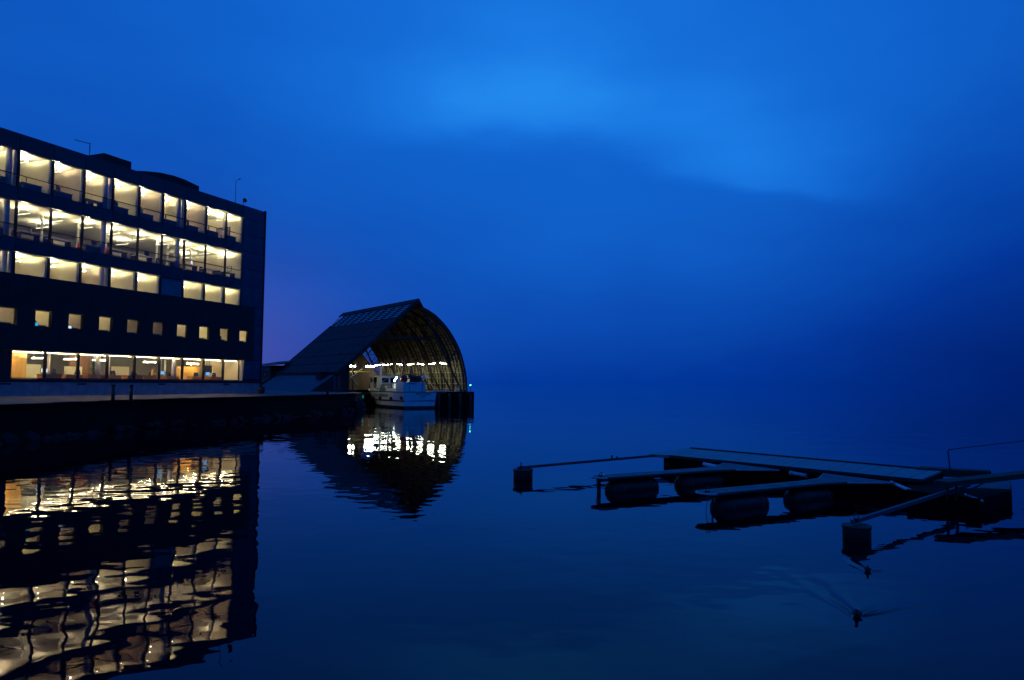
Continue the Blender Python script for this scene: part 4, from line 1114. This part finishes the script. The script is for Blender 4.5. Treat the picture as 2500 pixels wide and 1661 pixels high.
# broad fingers with a rounded tip, flared root and two big floats
def finger(tip, root, label, fl_):
    ang, L = dirof(tip, root)
    o = empty('mooring_finger', (tip[0], tip[1], 0), ang, label, 'mooring finger', 'broad mooring fingers with floats')
    w = .36
    outl = [(.25 - .25 * math.cos(a), w * math.sin(a)) for a in [R(-90 + 15 * k) for k in range(13)]]
    outl = [(.3 - .3 * math.cos(R(-90 + 15 * k)) if False else .3 - .3 * math.cos(R(-90 + 15 * k)), w * math.sin(R(-90 + 15 * k))) for k in range(13)]
    outl = [(.3 - .3 * math.cos(R(-90 + 15 * k)), w * math.sin(R(-90 + 15 * k))) for k in range(13)]
    body = outl + [(L * .7, w), (L * .86, w + .18), (L + .4, w + 1.0), (L + .4, -w - 1.0), (L * .86, -w - .18), (L * .7, -w)]
    MB().prism(body, .50, .56).build('deck_plate', 'finger', o)
    ring = [(x, y, .53) for x, y in body] + [(body[0][0], body[0][1], .53)]
    MB().tube([(x * 1.0, y * 1.03, .53) for x, y, _ in ring[:18]], .035, 6).build('edge_tube', 'steel', o)
    MB().bar((.3, 0, .44), (L, 0, .44), .12, .14).build('keel_beam', 'frame', o)
    rg = empty_none = MB().tube([(.28 + .0, -.02 + .07 * math.sin(a), .63 + .07 * math.cos(a)) for a in [2 * math.pi * k / 10 for k in range(11)]], .012, 6, cap=False).bar((.28, 0, .56), (.28, 0, .60), .1, .1).build('mooring_ring', 'frame', o)
    for x0, x1 in fl_:
        r_ = .36
        P = [(x0, 0, .05), (x0 + .05, 0, .05), (x0 + .18, 0, .05), (x0 + .3, 0, .05), (x1 - .3, 0, .05), (x1 - .14, 0, .05), (x1 - .04, 0, .05), (x1, 0, .05)]
        RR = [r_ * .45, r_ * .75, r_ * .95, r_, r_, r_ * .96, r_ * .8, r_ * .5]
        f = MB().tube(P, RR, 20).build('float', 'float', o)
        for xx in (x0 + .45, x1 - .4):
            MB().tube([(xx - .03, 0, .05), (xx + .03, 0, .05)], r_ + .012, 20).build('strap', 'rust', f)
            MB().bar((xx, 0, .4), (xx, 0, .5), .06).build('bracket', 'frame', f)
    return o
f2 = finger((2.91, 25.73), (9.3, 29.4), 'longer farther mooring finger on two black floats, rounded tip', ((.62, 2.75), (3.9, 6.1)))
f3 = finger((5.72, 22.21), (12.0, 25.95), 'nearer mooring finger on two black floats, rope hanging at its tip', ((.62, 2.75), (4.0, 6.0)))
MB().bar((.22, .0, -.9), (.22, .0, .5), .09).build('guide_post', 'frame', f2)
MB().tube([(.12, -.02, .5), (.11, 0, .3), (.14, 0, .1), (.12, 0, -.4)], .014, 6).build('chain', 'rope', f2)
MB().bar((.5, .0, -.6), (.5, .0, .5), .035).build('guide_post', 'frame', f3)
MB().tube([(.18, -.1, .5), (.16, -.12, .3), (.08, -.16, .12), (.02, -.2, .06), (.1, -.14, 0), (.14, -.12, -.2)], .010, 6).build('rope', 'rope', f3)

# thin booms with an end drum
def boom(tip, root, z0, z1, label, drum=None, w=.13, mat='finger', wide=None):
    ang, L = dirof(tip, root)
    o = empty('mooring_boom', (tip[0], tip[1], 0), ang, label, 'mooring boom', 'thin mooring booms')
    MB().bar((0, 0, z0), (L, 0, z1), wide or w, w).build('beam', mat, o)
    if drum:
        r_, zt = drum
        f = MB().tube([(.25, 0, -.5), (.25, 0, zt - .03), (.25, 0, zt)], [r_, r_, r_ * .97], 24).build('drum', 'float', o)
        MB().tube([(.25, 0, zt - .06), (.25, 0, zt + .012)], r_ + .015, 24).build('rim', 'rust', f)
        MB().tube([(.12, -.045 + .05 * math.cos(a), z0 + .13 + .085 * math.sin(a)) for a in [2 * math.pi * k / 10 for k in range(11)]], .012, 6, cap=False).bar((.12, -.045, z0), (.12, -.045, z0 + .08), .07).build('mooring_ring', 'frame', o)
    return o
b1 = boom((.28, 29.0), (7.0, 33.7), .47, .58, 'longest thin mooring boom reaching left to a black drum', (.38, .40), .10)
MB().tube([(5.0, 0, .56), (5.0, 0, .72)], .04, 6).tube([(5.3, 0, .56), (5.3, 0, .66)], .04, 6).build('cleat', 'frame', b1)
b4 = boom((8.45, 18.25), (15.2, 24.4), .45, .58, 'nearest thin mooring boom ending at a black drum with a rusty rim', (.33, .34), .10)  # drum itself is plain black, only its rim is rusty
b5 = boom((13.2, 22.6), (22.0, 26.4), .84, 1.12, 'dark plank gangway leaving the pontoon towards the right edge', None, .16, 'timber', .5)
MB().bar((.5, -.15, .3), (.5, -.15, .84), .06).bar((.5, .15, .3), (.5, .15, .84), .06).build('support', 'frame', b5)
b5.name = 'side_boom'
# handrail
hr = empty('handrail', (16.7, 27.95, .62), 0, 'thin bent handrail standing on the pontoon at the right edge', 'handrail')
MB().tube([(.0, .0, -.05), (-.08, -.05, .62), (-.12, -.07, .74), (-.02, 0, .80), (.3, .22, .82), (7.0, 5.2, .86), (14, 10.3, .9)], .022, 8).build('rail', 'frame', hr)
MB().tube([(7.0, 5.2, .86), (7.0, 5.2, -.05)], .022, 8).build('post', 'frame', hr)
# pale roller fenders along the near side
def roller(a, b, z0, z1, label, r_=.07, mat='steel'):
    o = empty('fender_roller', (a[0], a[1], 0), 0, label, 'fender')
    MB().tube([(0, 0, z0), (b[0] - a[0], b[1] - a[1], z1)], r_, 10).build('roller', mat, o)
    MB().tube([(0, 0, z0), ((b[0] - a[0]) * .06, (b[1] - a[1]) * .06, z0)], r_ * 1.15, 10).build('end_cap', 'white', o)
roller((8.25, 31.45), (8.72, 30.95), .42, .36, 'pale short fender on the far left side of the pontoon', .08, 'white')
roller((10.85, 28.55), (11.25, 28.0), .42, .38, 'grey short fender halfway along the pontoon side', .08)
roller((13.02, 25.2), (13.2, 24.0), .52, .36, 'pale tube fender sloping down beside the black end float', .055, 'white')
roller((14.0, 22.7), (14.3, 22.3), .50, .36, 'bluish tube brace where the nearest boom meets the end float', .04)
roller((16.55, 23.5), (17.0, 23.75), .25, .30, 'short pale tube on the right face of the end float', .045, 'white')
# trailing mooring line at the right
o = empty('mooring_line', (18.6, 26.0, 0), 0, 'slack mooring rope trailing from the end float to the right', 'rope')
MB().tube([(0, 0, .4), (.25, -.1, .2), (.5, -.2, .06), (.8, -.2, .02), (1.3, -.1, .03), (2.2, .1, .02), (3.2, .2, .02)], .03, 6).build('line', 'rope', o)

# ================================================================== DUCKS
def duck(x, y, heading, label, sc_=1.0):
    o = empty('duck', (x, y, 0), heading, label, 'duck', 'ducks swimming by the pontoon')
    P = [(-.25, 0, .10), (-.2, 0, .09), (-.12, 0, .055), (0, 0, .035), (.1, 0, .045), (.155, 0, .085), (.165, 0, .14), (.17, 0, .175), (.19, 0, .20), (.225, 0, .20), (.26, 0, .19), (.29, 0, .182)]
    RR = [.008, .035, .075, .095, .085, .055, .036, .036, .044, .034, .016, .010]
    b = MB().tube(P, RR, 14).build('body', 'duck', o)
    for s_ in (-1, 1): MB().tube([(.07, s_ * .075, .07), (-.03, s_ * .088, .085), (-.17, s_ * .045, .10)], [.02, .035, .008], 8).build('wing', 'duck', o)
    MB().box(.255, .305, -.014, .014, .176, .188).build('bill', 'orange', o)
    o.scale = (sc_,) * 3
duck(5.76, 12.32, R(-123), 'nearer duck swimming towards the camera with a spreading wake', .62)
duck(7.37, 15.27, R(-118), 'farther duck close to the drum of the nearest boom', .58)
print('objects', len(bpy.data.objects), 'tris', sum(len(m.polygons) * 2 for m in bpy.data.meshes))
